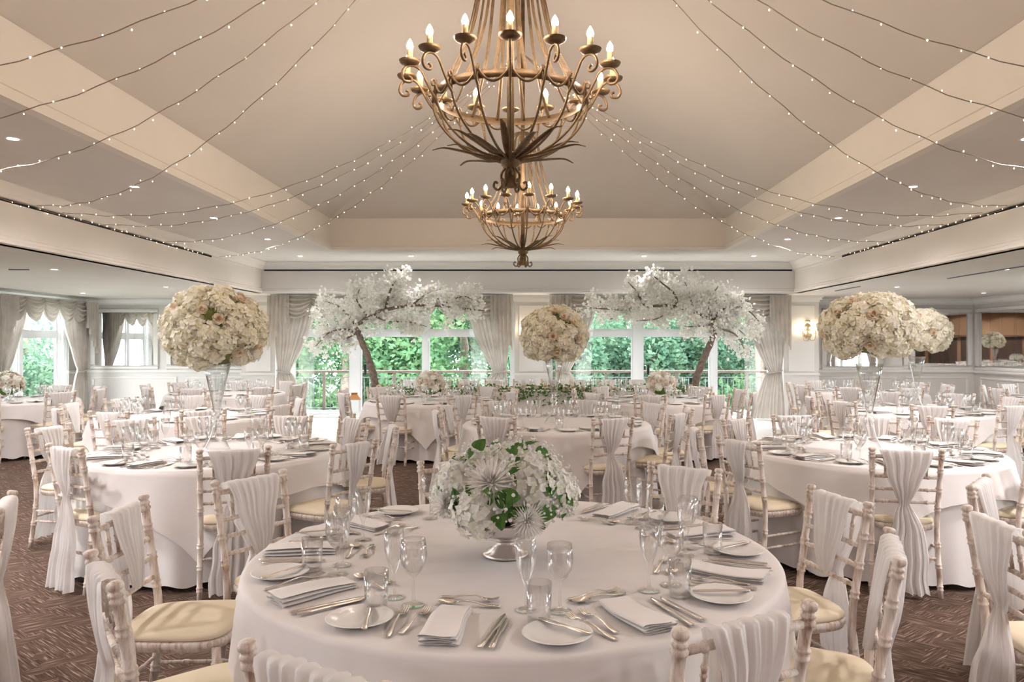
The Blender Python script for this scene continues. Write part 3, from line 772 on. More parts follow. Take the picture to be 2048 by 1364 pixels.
SASH = [sash_mesh(1, .150, .585, .03), sash_mesh(2, .135, .60, .02, .03), sash_mesh(3, .165, .575, .05, -.02), sash_mesh(4, .12, .60, .10, .02), sash_mesh(5, .15, .55, .02, -.04), sash_mesh(6, .11, .62, .04, .0)]
PN = {'pl': 'back_post', 'pr': 'back_post', 'fl': 'leg', 'fr': 'leg', 'top': 'top_rail', 'frame': 'seat_frame', 'cushion': 'seat_cushion'}
def pname(k): return PN.get(k) or {'r': 'back_rail', 's': 'spindle', 'x': 'stretcher', 'y': 'stretcher'}[k[0]]
# far chairs: frame members joined
far = MB()
for k, m in CM.items():
    if k == 'cushion': continue
    far.add([tuple(v.co) for v in m.vertices], [tuple(p.vertices) for p in m.polygons], True)
FARF = far.mesh('chair_frame', M['lime'])
nch = [0]
def chair(cx, cy, a, r, label, group, near=True, twist=0.0, sash=None):
    """chair whose back-top centre stands at polar (a, r) of the table and faces it"""
    th = atan2(cos(a), -sin(a)) + twist
    r0 = r - .06
    t = thing('banquet_chair', label, 'chair', (cx + r0 * cos(a), cy + r0 * sin(a), 0), th, group)
    if near:
        for k, m in CM.items(): obj(pname(k), m, t)
    else:
        obj('chair_frame', FARF, t); obj('seat_cushion', CM['cushion'], t)
    nch[0] += 1
    obj('sash', SASH[(nch[0] * 5 + int(cx * 3)) % len(SASH) if sash is None else sash], t)
    return t

# ------------------------------------------------------------------ tables and linen
TZ = .76
def table_thing(name, label, x, y, R):
    t = thing('round_table', label, 'table', (x, y, 0), 0, 'round banquet tables under white linen')
    obj('table_top', MB().lathe([(.001, TZ - .03), (R - .01, TZ - .03), (R, TZ - .025), (R, TZ - .008), (R - .01, TZ - .004), (.001, TZ - .004)], 64).mesh('table_top', M['ply']), t)
    lm = MB().tube([(0, 0, 0), (0, 0, TZ - .03)], .02, 8).mesh('leg', M['black_metal'])
    for sx in (-1, 1):
        for sy in (-1, 1): obj('leg', lm, t, (sx * R * .45, sy * R * .42, 0))
def round_cloth(R, zb, n, amp, seed, label, x, y, flare=.06):
    r = random.Random(seed); ph = [r.uniform(0, 6) for _ in range(4)]
    NU = 220; rr = [.0, .4, .75, .93, .985]
    def fn(u, v):
        a = 2 * pi * u
        if v <= .35:
            k = v / .35; i = k * (len(rr) - 1); j = min(len(rr) - 2, int(i)); q = rr[j] + (rr[j + 1] - rr[j]) * (i - j)
            return ((q * R + .0005) * cos(a), (q * R + .0005) * sin(a), TZ + .002)
        k = (v - .35) / .65
        if k < .2:
            b = k / .2 * pi / 2; c = .02
            return ((R - .015 + c * sin(b) + .003) * cos(a), (R - .015 + c * sin(b) + .003) * sin(a), TZ + .002 - c * (1 - cos(b)))
        q = (k - .2) / .8; z = TZ - .018 - q * (TZ - .018 - zb)
        f = .5 + .5 * sin(a * n + ph[0] + .9 * sin(a * 3 + ph[1])); f2 = sin(a * n * 2.1 + ph[2])
        rad = R + .008 + q ** .9 * (flare * .6 + amp * (f ** 1.6 + .18 * f2))
        return (rad * cos(a), rad * sin(a), z + .012 * f2 * q)
    return tag(obj('tablecloth', MB().grid(fn, NU, 40, True, True).mesh('tablecloth', M['linen']), None, (x, y, 0)), label, 'tablecloth', 'floor length white tablecloths')
def square_cloth(R, half, rot, seed, label, x, y):
    r = random.Random(seed); ph = [r.uniform(0, 6) for _ in range(4)]; NU = 240
    def fn(u, v):
        a = 2 * pi * u; c = max(abs(cos(a)), abs(sin(a))); drop = half / c - R
        sk = 1 - min(1, abs(a % (pi / 2) - pi / 4) / (pi / 4))      # 1 on the corner
        drop = drop * .93 + .02 * sin(a * 5 + ph[0])
        aa = a + rot
        if v <= .3:
            q = v / .3
            return (q * (R - .01) * cos(aa) + 1e-4, q * (R - .01) * sin(aa), TZ + .006)
        k = (v - .3) / .7
        if k < .2:
            b = k / .2 * pi / 2; cc = .022
            return ((R - .01 + cc * sin(b)) * cos(aa), (R - .01 + cc * sin(b)) * sin(aa), TZ + .006 - cc * (1 - cos(b)))
        q = (k - .2) / .8; z = TZ - .016 - q * drop
        f = .5 + .5 * sin(a * 16 + ph[1] + sin(a * 4 + ph[2]))
        rad = R + .022 + q * (.045 + .03 * f) * min(1, drop / .25) + sk * q * .04
        return (rad * cos(aa), rad * sin(aa), z)
    return tag(obj('table_overlay', MB().grid(fn, NU, 34, True, True).mesh('table_overlay', M['linen']), None, (x, y, 0)), label, 'tablecloth', 'square white overlay cloths')

# ------------------------------------------------------------------ tableware meshes
def flat_path(mb, pts, halfw, thick):
    """flat ribbon-like metal bar: points (y, z), half widths, half thickness"""
    vs = []; n = len(pts)
    for (y, z), w in zip(pts, halfw):
        for a in range(8):
            t = 2 * pi * a / 8; vs.append((w * cos(t), y, z + thick * sin(t)))
    fs = [(j * 8 + i, j * 8 + (i + 1) % 8, (j + 1) * 8 + (i + 1) % 8, (j + 1) * 8 + i) for j in range(n - 1) for i in range(8)]
    fs += [tuple(range(7, -1, -1)), tuple(range((n - 1) * 8, n * 8))]
    mb.add(vs, fs, True); return mb
def fork_mesh(L):
    mb = MB()
    flat_path(mb, [(-.5 * L, .004), (-.48 * L, .004), (-.3 * L, .005), (-.1 * L, .012), (.1 * L, .016), (.2 * L, .010), (.25 * L, .006), (.30 * L, .005)], [.004, .0095, .0085, .0045, .0035, .005, .0115, .0125], .0022)
    for k in range(4):
        x = -.0098 + k * .0065
        vs = []
        pts = [(.285 * L, .005), (.38 * L, .005), (.5 * L, .012)]
        for (y, z), w in zip(pts, (.0022, .002, .0008)): vs += [(x - w, y, z - .0012), (x + w, y, z - .0012), (x + w, y, z + .0012), (x - w, y, z + .0012)]
        mb.add(vs, [(j * 4 + i, j * 4 + (i + 1) % 4, j * 4 + 4 + (i + 1) % 4, j * 4 + 4 + i) for j in range(2) for i in range(4)] + [(8, 9, 10, 11)], False)
    return mb.mesh('fork', M['steel'])
def knife_mesh(L):
    mb = MB()
    flat_path(mb, [(-.5 * L, .006), (-.49 * L, .006), (-.35 * L, .006), (-.1 * L, .006), (-.02 * L, .006), (.0 * L, .006), (.05 * L, .006), (.3 * L, .006), (.44 * L, .006), (.5 * L, .006)],
              [.004, .0085, .009, .0075, .0065, .008, .010, .0105, .0085, .0015], .0028)
    return mb.mesh('knife', M['steel'])
def spoon_mesh(L):
    mb = MB()
    flat_path(mb, [(-.5 * L, .004), (-.48 * L, .004), (-.3 * L, .005), (-.05 * L, .013), (.12 * L, .013), (.2 * L, .008)], [.004, .0095, .0085, .004, .0035, .005], .0022)
    def fn(u, v):
        y = .18 * L + v * .32 * L; w = .021 * sqrt(max(.0001, 1 - (2 * v - .9) ** 2 / 1.24)); x = (u * 2 - 1) * w
        return (x, y, .009 - .007 * (1 - (u * 2 - 1) ** 2) * sin(pi * min(1, v * 1.02)))
    mb.grid(fn, 8, 10); return mb.mesh('spoon', M['steel'])
CUT = {'fork': fork_mesh(.225), 'small_fork': fork_mesh(.20), 'knife': knife_mesh(.25), 'small_knife': knife_mesh(.215), 'butter_knife': knife_mesh(.185), 'dessert_spoon': spoon_mesh(.20), 'dessert_fork': fork_mesh(.19)}
PLATE = MB().lathe([(.001, .003), (.055, .003), (.06, .0005), (.064, .004), (.07, .008), (.095, .015), (.0985, .0165), (.0975, .018), (.094, .0175), (.07, .0105), (.06, .006), (.001, .006)], 40).mesh('side_plate', M['china'])
WINE = MB().lathe([(.001, .003), (.034, .0015), (.0355, .003), (.02, .006), (.007, .012), (.0045, .03), (.0042, .07), (.006, .085), (.012, .093), (.026, .106), (.038, .128), (.0425, .15), (.041, .178), (.0372, .205), (.0366, .205), (.040, .178), (.0412, .15), (.036, .128), (.022, .107), (.001, .098)], 26).mesh('wine_glass', M['glass'])
FLUTE = MB().lathe([(.001, .003), (.032, .0015), (.0335, .003), (.018, .006), (.006, .012), (.0045, .03), (.0045, .062), (.007, .078), (.014, .095), (.025, .125), (.0315, .155), (.0325, .18), (.0295, .218), (.0289, .218), (.0315, .18), (.030, .155), (.022, .125), (.001, .09)], 26).mesh('flute', M['glass'])
TUMB = MB().lathe([(.001, .001), (.031, .001), (.034, .003), (.0365, .05), (.038, .118), (.0372, .118), (.0352, .05), (.032, .012), (.001, .010)], 26).mesh('tumbler', M['glass'])
def napkin_mesh(seed):
    r = random.Random(seed); prof = []
    # S-folded layers across the width
    w = .058; layers = 5; h = .006
    for k in range(layers):
        z = .002 + k * h; xs = [(-w + .01 * r.random()) + (2 * w - .012) * i / 6 for i in range(7)]
        if k % 2: xs = xs[::-1]
        prof += [(x, z + .0016 * sin(x * 60 + k)) for x in xs]
        if k < layers - 1:
            e = xs[-1] + (.005 if xs[-1] > 0 else -.005); prof.append((e, z + h * .5))
    n = len(prof) - 1
    def fn(u, v):
        k = u * n; i = min(n - 1, int(k)); f = k - i
        x = prof[i][0] * (1 - f) + prof[i + 1][0] * f; z = prof[i][1] * (1 - f) + prof[i + 1][1] * f
        y = (v - .5) * .27
        return (x * (1 - .10 * v) + .006 * sin(v * 5 + seed), y, max(.0015, z * (.85 + .25 * sin(v * 3.2 + seed)) ))
    return MB().grid(fn, n, 14).mesh('napkin', M['napkin'])
NAP = [napkin_mesh(k) for k in range(4)]

SEATCOUNT = {}
def seat_words(angs):
    """unique phrase for each seat: ordinal from the camera along the left or right side"""
    L = sorted([a for a in angs if cos(a) < 0], key=sin); Rr = sorted([a for a in angs if cos(a) >= 0], key=sin)
    out = {}
    for side, l in (('left', L), ('right', Rr)):
        for i, a in enumerate(l): out[a] = (ORD[i], side)
    return out
def setting(cx, cy, a, R, tz, words, tname, detail):
    """one place laid at angle a; t to the diner's right, r from the table centre"""
    rd = Vector((cos(a), sin(a), 0)); f = -rd; rt = Vector((f.y, -f.x, 0)); base = atan2(-f.x, f.y)
    js = random.Random(int(a * 1000) + int(cx * 77))
    kt = .87 if R < .97 else 1.0
    def at(t, r): p = Vector((cx, cy, tz)) + rd * r + rt * t * kt; return p
    def put(name, m, t, r, rot=0.0, lab='', cat='', z=0.0):
        j = .004 if 'glass' in cat or cat in ('flute', 'tumbler') else .011
        p = at(t + js.uniform(-j, j), r + js.uniform(-j, j)); p.z += z
        if words: l = '%s, %s place from camera, %s side of %s' % (lab, words[0], words[1], tname)
        else: l = '%s on the %s' % (lab, tname)
        return tag(obj(name, m, None, p, (0, 0, base + rot + js.uniform(-.06, .06))), l, cat, cat + ('es' if cat.endswith('s') else 's') + ' on the ' + tname)
    s = R - .18                                   # radius of the napkin centre
    put('napkin', NAP[js.randrange(4)], 0, s, js.uniform(-.15, .15), 'folded white napkin', 'napkin')
    put('side_plate', PLATE, -.27, s + .01, 0, 'white side plate', 'plate')
    put('wine_glass', WINE, .29, s - .20, 0, 'clear wine glass', 'wine glass')
    put('flute', FLUTE, .185, s - .19, 0, 'slender clear flute glass', 'flute')
    put('tumbler', TUMB, .245, s - .098, 0, 'clear straight tumbler', 'tumbler')
    if detail >= 1:
        put('fork', CUT['fork'], -.145, s, .10, 'larger outer dinner fork', 'fork')
        put('knife', CUT['knife'], .125, s, -.08, 'larger inner dinner knife', 'knife')
    if detail >= 2:
        put('small_fork', CUT['small_fork'], -.105, s - .015, .0, 'smaller inner fork', 'fork', .0)
        put('small_knife', CUT['small_knife'], .158, s + .01, .05, 'smaller outer knife', 'knife')
        put('butter_knife', CUT['butter_knife'], -.24, s + .01, .35, 'butter knife on side plate', 'knife', .0135)
        put('dessert_spoon', CUT['dessert_spoon'], .0, s - .19, pi / 2, 'dessert spoon above the napkin', 'spoon')
        put('dessert_fork', CUT['dessert_fork'], .0, s - .235, -pi / 2, 'dessert fork above the napkin', 'fork')

# ------------------------------------------------------------------ flowers
def petal_patch(mb, L, Wd, cup, M4, curl=0.0):
    vs = []; 
    for j, v in enumerate((0, .45, .8, 1.0)):
        w = Wd * (.35, 1.0, .85, .3)[j]
        for x in (-1, 0, 1): vs.append((x * w / 2, L * v, cup * L * v * v + (abs(x) * .18 * Wd) - curl * L * max(0, v - .6)))
    fs = [(j * 3 + i, j * 3 + i + 1, j * 3 + i + 4, j * 3 + i + 3) for j in range(3) for i in range(2)]
    mb.add(vs, fs, True, M4)
def frame_of(n, spin=0.0):
    n = Vector(n).normalized(); q = n.to_track_quat('Z', 'Y').to_matrix().to_4x4()
    return q @ Matrix.Rotation(spin, 4, 'Z')
def hydrangea(R, nfl, fs, seed, mat):
    r = random.Random(seed); mb = MB()
    mb.ball((0, 0, -.05 * R), R * .84, 10, 7)
    for i in range(nfl):
        z = 1 - (i + .5) / nfl * 1.45; rr = sqrt(max(0, 1 - z * z)); a = i * 2.39996 + r.uniform(-.2, .2)
        n = Vector((rr * cos(a), rr * sin(a), z)); 
        k = R * r.uniform(.9, 1.06)
        T = Matrix.Translation(n * k) @ frame_of(n + Vector((r.uniform(-.35, .35), r.uniform(-.35, .35), r.uniform(-.2, .35))), r.uniform(0, 6))
        for q in range(4):
            s = fs * r.uniform(.85, 1.15); rot = Matrix.Rotation(q * pi / 2, 4, 'Z')
            c = .12 + .3 * r.random()
            mb.add([(0, 0, 0), (s * .5, s * .5, c * s * .5), (0, s, c * s), (-s * .5, s * .5, c * s * .5)], [(0, 1, 2, 3)], True, T @ rot)
    return mb.mesh('hydrangea', mat)
def rose_mesh(R, mat, seed=1):
    r = random.Random(seed); mb = MB()
    for ringi, (n, rad, tilt, L) in enumerate(((3, .05, .15, .62), (4, .16, .3, .72), (5, .3, .55, .8), (6, .45, .9, .85), (7, .6, 1.25, .85))):
        for k in range(n):
            a = 2 * pi * k / n + ringi * .5 + r.uniform(-.1, .1)
            T = Matrix.Rotation(a, 4, 'Z') @ Matrix.Translation((0, rad * R * .5, -.25 * R + ringi * -.05 * R)) @ Matrix.Rotation(pi / 2 - tilt, 4, 'X')
            petal_patch(mb, L * R, R * (.5 + .13 * ringi), .18, T, .5 if ringi > 2 else 0)
    nin = 7 * 6
    mb.ball((0, 0, 0), R * .28, 8, 5)
    m = mb.mesh('rose', mat); m.materials.append(M['rosec'])
    if mat is M['rose']:
        for i, p in enumerate(m.polygons):
            if i < nin or i >= 25 * 6: p.material_index = 1
    return m
def leaf_mesh(L, Wd, heart=False, seed=0):
    def fn(u, v):
        w = Wd * (sin(pi * min(1, v ** (.55 if heart else .8))) ** .8 + .02)
        x = (u * 2 - 1) * w / 2; return (x, L * v, .25 * abs(x) - .28 * L * v * v)
    return MB().grid(fn, 4, 8).mesh('leaf', M['leaf'])
def mum_mesh(R):
    r = random.Random(3); mb = MB(); mb.ball((0, 0, 0), R * .25, 8, 5)
    for i in range(150):
        z = 1 - (i + .5) / 150 * 1.15; rr = sqrt(max(0, 1 - z * z)); a = i * 2.39996
        n = Vector((rr * cos(a), rr * sin(a), z + .05)); L = R * r.uniform(.85, 1.05) * (.8 + .25 * rr)
        s = n.cross(Vector((0, 0, 1))); s = s.normalized() if s.length > .01 else Vector((1, 0, 0)); w = R * .055
        p1 = n * L * .5; p2 = n * L + Vector((0, 0, -.02 * R)); 
        mb.add([tuple(n * R * .1), tuple(p1 + s * w), tuple(p2), tuple(p1 - s * w)], [(0, 1, 2, 3)], True)
    return mb.mesh('chrysanthemum', M['mum'])
HYD = [hydrangea(.082, 64, .027, k, M['hyd']) for k in range(3)]
HYW = [hydrangea(.085, 90, .019, 20 + k, M['hydw']) for k in range(2)]
ROSE = rose_mesh(.045, M['rose']); ROSEW = rose_mesh(.05, M['rosew'], 4)
LEAF = leaf_mesh(.075, .045); LEAFH = leaf_mesh(.06, .055, True); LEAFS = leaf_mesh(.05, .022)
MUM = mum_mesh(.085)
def euler_of(n, spin): return frame_of(n, spin).to_euler()
def flower_ball(x, y, z, rx, rz, label, seed, nh=52, nr=16, zmin=-.78):
    r = random.Random(seed)
    t = thing('flower_ball', label, 'flowers', (x, y, z), r.uniform(0, 6), 'tall vase flower balls')
    obj('foam', MB().ball((0, 0, 0), 1, 20, 12).mesh('foam', M['core']), t, scale=(rx - .07, rx - .07, rz - .07))
    tot = nh + nr; roses = set(r.sample(range(4, tot - 4), nr))
    for i in range(tot):
        zz = 1 - (i + .5) / tot * (1 - zmin); rr = sqrt(max(0, 1 - zz * zz)); a = i * 2.39996
        n = Vector((rr * cos(a), rr * sin(a), zz))
        if i in roses:
            p = Vector((n.x * (rx - .015), n.y * (rx - .015), n.z * (rz - .015)))
            obj('rose', ROSE, t, p, euler_of(n, r.uniform(0, 6)), r.uniform(.85, 1.1))
        else:
            p = Vector((n.x * (rx - .07), n.y * (rx - .07), n.z * (rz - .07)))
            obj('hydrangea', HYD[i % 3], t, p, euler_of(n + Vector((r.uniform(-.2, .2), r.uniform(-.2, .2), 0)), r.uniform(0, 6)), r.uniform(.85, 1.12))
    for i in range(12):
        a = r.uniform(0, 6.28); zz = r.uniform(-.8, .8); rr = sqrt(1 - zz * zz); n = Vector((rr * cos(a), rr * sin(a), zz))
        obj('leaf', LEAF, t, Vector((n.x * (rx - .04), n.y * (rx - .04), n.z * (rz - .04))), euler_of(n + Vector((r.uniform(-1, 1), r.uniform(-1, 1), r.uniform(-1, 1))), r.uniform(0, 6)), r.uniform(.7, 1.0))
VASE = MB().lathe([(.098, .0), (.1, .003), (.085, .03), (.055, .09), (.036, .145), (.026, .185), (.022, .20), (.034, .21), (.036, .222), (.022, .232), (.034, .242), (.034, .254), (.022, .265), (.026, .30), (.05, .43), (.078, .56), (.10, .66), (.098, .66), (.075, .56), (.047, .43), (.022, .30), (.001, .275)], 32).mesh('trumpet_vase', M['vase'])
def vase(x, y, label): return tag(obj('trumpet_vase', VASE, None, (x, y, TZ + .007)), label, 'vase', 'tall clear trumpet vases')

# ------------------------------------------------------------------ the tables
D = radians
def ring_angles(n, ph): return [D(ph) + 2 * pi * i / n for i in range(n)]
class T: pass
def lay(name, label, x, y, R, seats, near, detail, sq=None, words=True, cr=1.25, shortcloth=.04, settings=None, lim=None):
    """a round table with its linen, chairs (deg, radius[, twist, sash]) and place settings"""
    table_thing('round_table', 'round banquet table hidden under the linen of the %s' % name, x, y, R)
    round_cloth(R, shortcloth, 13, .05, int(x * 10 + y), 'white floor length tablecloth on the %s' % name, x, y)
    if sq is not None: square_cloth(R, R * 1.18, D(sq), int(x * 7), 'square white overlay cloth on the %s' % name, x, y)
    angs = [D(s[0]) for s in seats]; sw = seat_words(angs)
    for s, a in zip(seats, angs):
        o, side = sw[a]
        chair(x, y, a, s[1], 'white-sashed limewashed chair, %s from camera, %s side of the %s' % (o, side, name), 'limewashed chairs with white sashes', near,
              s[2] if len(s) > 2 else 0.0, s[3] if len(s) > 3 else None)
    if settings is None: settings = [seats[0][0] + 40 * i for i in range(9)]
    for a in [D(q) for q in settings]:
        w = seat_words([D(q) for q in settings])[a] if words else None
        setting(x, y, a, R, TZ + (.008 if sq is not None else .004), w, name, detail)

T1 = (-.08, 2.94); T2 = (-2.43, 5.72); T3 = (2.56, 5.75); T4 = (.22, 7.8); T5 = (4.7, 9.25); T6 = (-1.53, 10.9); T7 = (1.82, 10.9)
T9 = (-3.98, 8.55); T10 = (-5.15, 12.5); T11 = (-7.7, 10.9); T12 = (5.57, 12.6); T13 = (8.2, 11.3)
lay('front table', '', *T1, 1.0, [(212, 1.39, .12), (256, 1.455, -.31), (297, 1.28), (338.5, 1.33), (373, 1.42), (411, 1.38), (466, 1.31), (510, 1.52), (537, 1.58, .1)], True, 2, None, True,
    settings=[219, 258, 297, 338, 376, 414, 462, 509, 541])
lay('left vase table', '', *T2, .92, [(238, 1.08), (298, 1.16), (330, 1.40), (16, 1.32), (50, 1.25), (82, 1.2), (119, 1.30), (142, 1.42), (169, 1.48)], True, 2, 62, settings=[18 + 40 * i for i in range(9)])
lay('right vase table', '', *T3, .92, [(257, 1.10), (207, 1.30), (175, 1.30), (133, 1.15), (98, 1.2), (64, 1.2), (38, 1.42), (350, 1.3), (310, 1.12)], True, 2, 20, settings=[15 + 40 * i for i in range(9)])
lay('middle vase table', '', *T4, .95, [(240, 1.15), (293, 1.20), (197, 1.24), (165, 1.22), (330, 1.30), (359, 1.36), (29, 1.25), (124, 1.2), (70, 1.2)], True, 1, 50, settings=[13 + 40 * i for i in range(9)])
lay('rear right vase table', '', *T5, .92, [(s, 1.25) for s in (290, 250, 205, 170, 125, 80, 40, 5, 330)], True, 1, 35)
lay('table before left blossom tree', '', *T6, .92, [(253, 1.2), (297, 1.28), (180, 1.25), (215, 1.3), (140, 1.2), (95, 1.2), (50, 1.2), (15, 1.25), (338, 1.25)], False, 0, 50)
lay('table before right blossom tree', '', *T7, .92, [(254, 1.2), (297, 1.22), (215, 1.25), (176, 1.25), (130, 1.2), (90, 1.2), (50, 1.2), (8, 1.2), (335, 1.3)], False, 0, 40)
lay('flowerless table behind left vase', '', *T9, .95, [(s, 1.25) for s in (262, 302, 222, 185, 150, 112, 72, 28, 342)], True, 1, 30)
lay('table at left rear pilaster', '', *T10, .92, [(s, 1.25) for s in (270, 315, 228, 190, 150, 105, 60, 20, 350)], False, 0, 45)
lay('far left bowl table', '', *T11, .92, [(292, 1.15), (335, 1.25), (250, 1.2), (10, 1.25), (52, 1.25), (90, 1.2)], False, 0, 30)
lay('table below right sconce', '', *T12, .92, [(s, 1.25) for s in (275, 318, 235, 195, 155, 110, 65, 25, 352)], False, 0, 30)
lay('table at right frame edge', '', *T13, .92, [(s, 1.25) for s in (265, 222, 182, 145, 105)], False, 0, 60)
# tables that stand just outside the frame, with the chairs that reach into it
for (x, y, nm) in ((3.12, 2.75, 'table just outside the right frame edge'), (-3.30, 2.55, 'table just outside the left frame edge')):
    table_thing('round_table', 'round banquet table hidden under the linen of the %s' % nm, x, y, .9)
    round_cloth(.9, .04, 13, .04, int(x * 10), 'white floor length tablecloth on the %s' % nm, x, y)
for (cx, cy, a, r, lab, tw, sa) in ((3.12, 2.75, 178, 1.39, 'limewashed chair with white sash cut by the lower right frame edge', 0, 0), (3.12, 2.75, 140, 1.29, 'limewashed chair with white sash seen edge on near the right frame edge', 0, 2),
        (-3.30, 2.55, 28, 1.22, 'limewashed chair with white sash cut by the lower left frame edge', 0, 0)):
    chair(cx, cy, D(a), r, lab, 'limewashed chairs with white sashes', True, tw, sa)

# vases and flower balls
vase(T2[0], T2[1], 'tall clear trumpet vase on the left vase table')
flower_ball(T2[0] - .01, T2[1], 1.68, .375, .335, 'ivory hydrangea and rose ball on the left tall vase', 1)
vase(T3[0], T3[1], 'tall clear trumpet vase on the near right vase table')
flower_ball(T3[0], T3[1], 1.70, .355, .265, 'wide cream hydrangea and rose ball on the near right tall vase', 2)
vase(T4[0] - .03, T4[1] - .1, 'tall clear trumpet vase on the middle vase table')
flower_ball(T4[0] - .03, T4[1] - .1, 1.66, .345, .305, 'ivory hydrangea and rose ball on the middle tall vase', 3)
vase(T5[0], T5[1], 'tall clear trumpet vase on the rear right vase table')
flower_ball(T5[0] + .06, T5[1], 1.72, .335, .29, 'cream flower ball on the rear right tall vase, partly hidden by a larger one', 4)

# centrepiece of the front table
bx, by = -.115, 2.88
tag(obj('silver_bowl', MB().lathe([(.001, .002), (.086, .002), (.09, .008), (.084, .016), (.068, .022), (.066, .03), (.052, .037), (.05, .044), (.036, .052), (.033, .075), (.05, .08), (.09, .09), (.135, .112), (.165, .14), (.182, .172), (.185, .18), (.178, .178), (.13, .118), (.05, .09), (.001, .085)], 48).mesh('silver_bowl', M['silver']), None, (bx, by, TZ + .003), (0, 0, 0), (1, 1, .84)),
    'hammered silver footed bowl in the middle of the front table', 'bowl')
cp = thing('flower_centrepiece', 'white hydrangea and chrysanthemum centrepiece with green leaves in the silver bowl', 'flowers', (bx, by, TZ + .185))
obj('foam', MB().ball((0, 0, 0), 1, 18, 10).mesh('foam', M['leaf']), cp, (0, 0, .035), scale=(.155, .155, .10))
cr_ = random.Random(5)
for (px, py, pz, s) in ((.09, -.10, .13, 1.22), (.16, -.04, .09, 1.1), (-.17, -.02, .11, 1.1), (-.09, -.155, .02, 1.15), (.02, .02, .185, 1.05), (-.10, .10, .15, 1.1), (.13, .11, .12, 1.1), (-.2, .06, .05, 1.0), (.06, .17, .06, 1.1), (-.02, .18, .1, 1.0), (.2, .07, .04, 1.0)):
    obj('hydrangea', HYW[cr_.randrange(2)], cp, (px, py, pz * .78 + .01), euler_of(Vector((px, py, pz + .02)), cr_.uniform(0, 6)), s)
for (px, py, pz, s) in ((-.045, -.175, .125, 1.2), (.085, -.21, .0, .85), (-.22, -.1, .03, .75)):
    obj('chrysanthemum', MUM, cp, (px, py, pz), euler_of(Vector((px, py, pz + .03)), 0), s)
for i in range(96):
    a = cr_.uniform(0, 2 * pi); e = cr_.choice((cr_.uniform(-.35, .15), cr_.uniform(-.3, 1.3)))
    n = Vector((cos(a) * cos(e), sin(a) * cos(e), sin(e)))
    p = Vector((n.x * .235, n.y * .235, n.z * .20 + .05))
    obj('leaf', (LEAF, LEAFH, LEAFH, LEAFS)[i % 4], cp, p, euler_of(n + Vector((cr_.uniform(-.9, .9), cr_.uniform(-.9, .9), cr_.uniform(-.7, .7))), cr_.uniform(0, 6)), cr_.uniform(.7, 1.15))
g = MB()
for i in range(520):
    a = cr_.uniform(0, 2 * pi); e = cr_.uniform(-.3, 1.2); n = Vector((cos(a) * cos(e), sin(a) * cos(e), sin(e))); k = cr_.uniform(.225, .285)
    p = Vector((n.x * k, n.y * k, n.z * k * .85 + .05)); rr = cr_.uniform(.004, .0075)
    g.add([(v[0] * rr + p.x, v[1] * rr + p.y, v[2] * rr + p.z) for v in fb.v], fb.f, True)
obj('gypsophila', g.mesh('gypsophila', M['gyp']), cp, kind='stuff')

# low bowl arrangements on the rear tables
BOWL = MB().lathe([(.001, .002), (.07, .002), (.07, .008), (.02, .03), (.014, .06), (.03, .08), (.10, .11), (.14, .16), (.15, .20), (.146, .20), (.09, .12), (.001, .09)], 28).mesh('glass_bowl', M['vase'])
def low_bowl(x, y, lab_b, lab_f, seed):
    r = random.Random(seed)
    tag(obj('footed_bowl', BOWL, None, (x, y, TZ + .007)), lab_b, 'bowl', 'footed glass bowls')
    t = thing('rose_dome', lab_f, 'flowers', (x, y, TZ + .24), 0, 'low rose and leaf domes')
    obj('foam', MB().ball((0, 0, 0), 1, 14, 8).mesh('foam', M['leaf']), t, scale=(.175, .175, .155))
    for i in range(34):
        zz = 1 - (i + .5) / 34 * 1.4; rr = sqrt(max(0, 1 - zz * zz)); a = i * 2.39996; n = Vector((rr * cos(a), rr * sin(a), zz))
        if i % 3 == 1: obj('hydrangea', HYW[i % 2], t, (n.x * .16, n.y * .16, n.z * .145), euler_of(n, i), .75)
        else: obj('rose', ROSEW, t, (n.x * .20, n.y * .20, n.z * .18), euler_of(n, i), 1.05)
    for i in range(26):
        a = r.uniform(0, 6.28); zz = r.uniform(-.5, .95); rr = sqrt(1 - zz * zz); n = Vector((rr * cos(a), rr * sin(a), zz))
        obj('leaf', LEAF, t, (n.x * .19, n.y * .19, n.z * .17), euler_of(n + Vector((r.uniform(-1, 1), r.uniform(-1, 1), r.uniform(-1, 1))), r.uniform(0, 6)), 1.0)
low_bowl(T6[0], T6[1], 'clear footed bowl on the table before the left blossom tree', 'white rose dome with dark leaves before the left blossom tree', 1)
low_bowl(T7[0], T7[1], 'clear footed bowl on the table before the right blossom tree', 'white rose dome with dark leaves before the right blossom tree', 2)
low_bowl(T11[0] + .1, T11[1] - .1, 'clear footed bowl on the far left bowl table', 'white rose dome with dark leaves at the left frame edge', 3)

# ------------------------------------------------------------------ head table with garland
hy = 13.45
ht = thing('head_table', 'long head table under white cloth below the rear windows', 'table', (.05, hy, 0))
obj('table_top', MB().bbox(-2.95, 2.95, -.38, .38, TZ - .04, TZ - .005, .006).mesh('table_top', M['ply']), ht)
for x in (-2.7, -.9, .9, 2.7):
    for y in (-.3, .3): obj('leg', MB().tube([(x, y, 0), (x, y, TZ - .04)], .02, 8).mesh('leg', M['black_metal']), ht)
def head_cloth():
    mb = MB()
    def fn(u, v):
        a = 2 * pi * u
        c, s = cos(a), sin(a); e = 2 / 14.0
        ex = (abs(c) ** e) * (1 if c > 0 else -1); ey = (abs(s) ** e) * (1 if s > 0 else -1)
        if v < .2: k = v / .2; return (ex * 2.96 * k, ey * .39 * k, TZ + .003)
        q = (v - .2) / .8; f = .02 * q * (1 + sin(ex * 40 + ey * 9))
        return (ex * (2.965 + f), ey * (.395 + f), TZ + .003 - q * (TZ - .03))
    return mb.grid(fn, 320, 14, True, True).mesh('tablecloth', M['linen'])
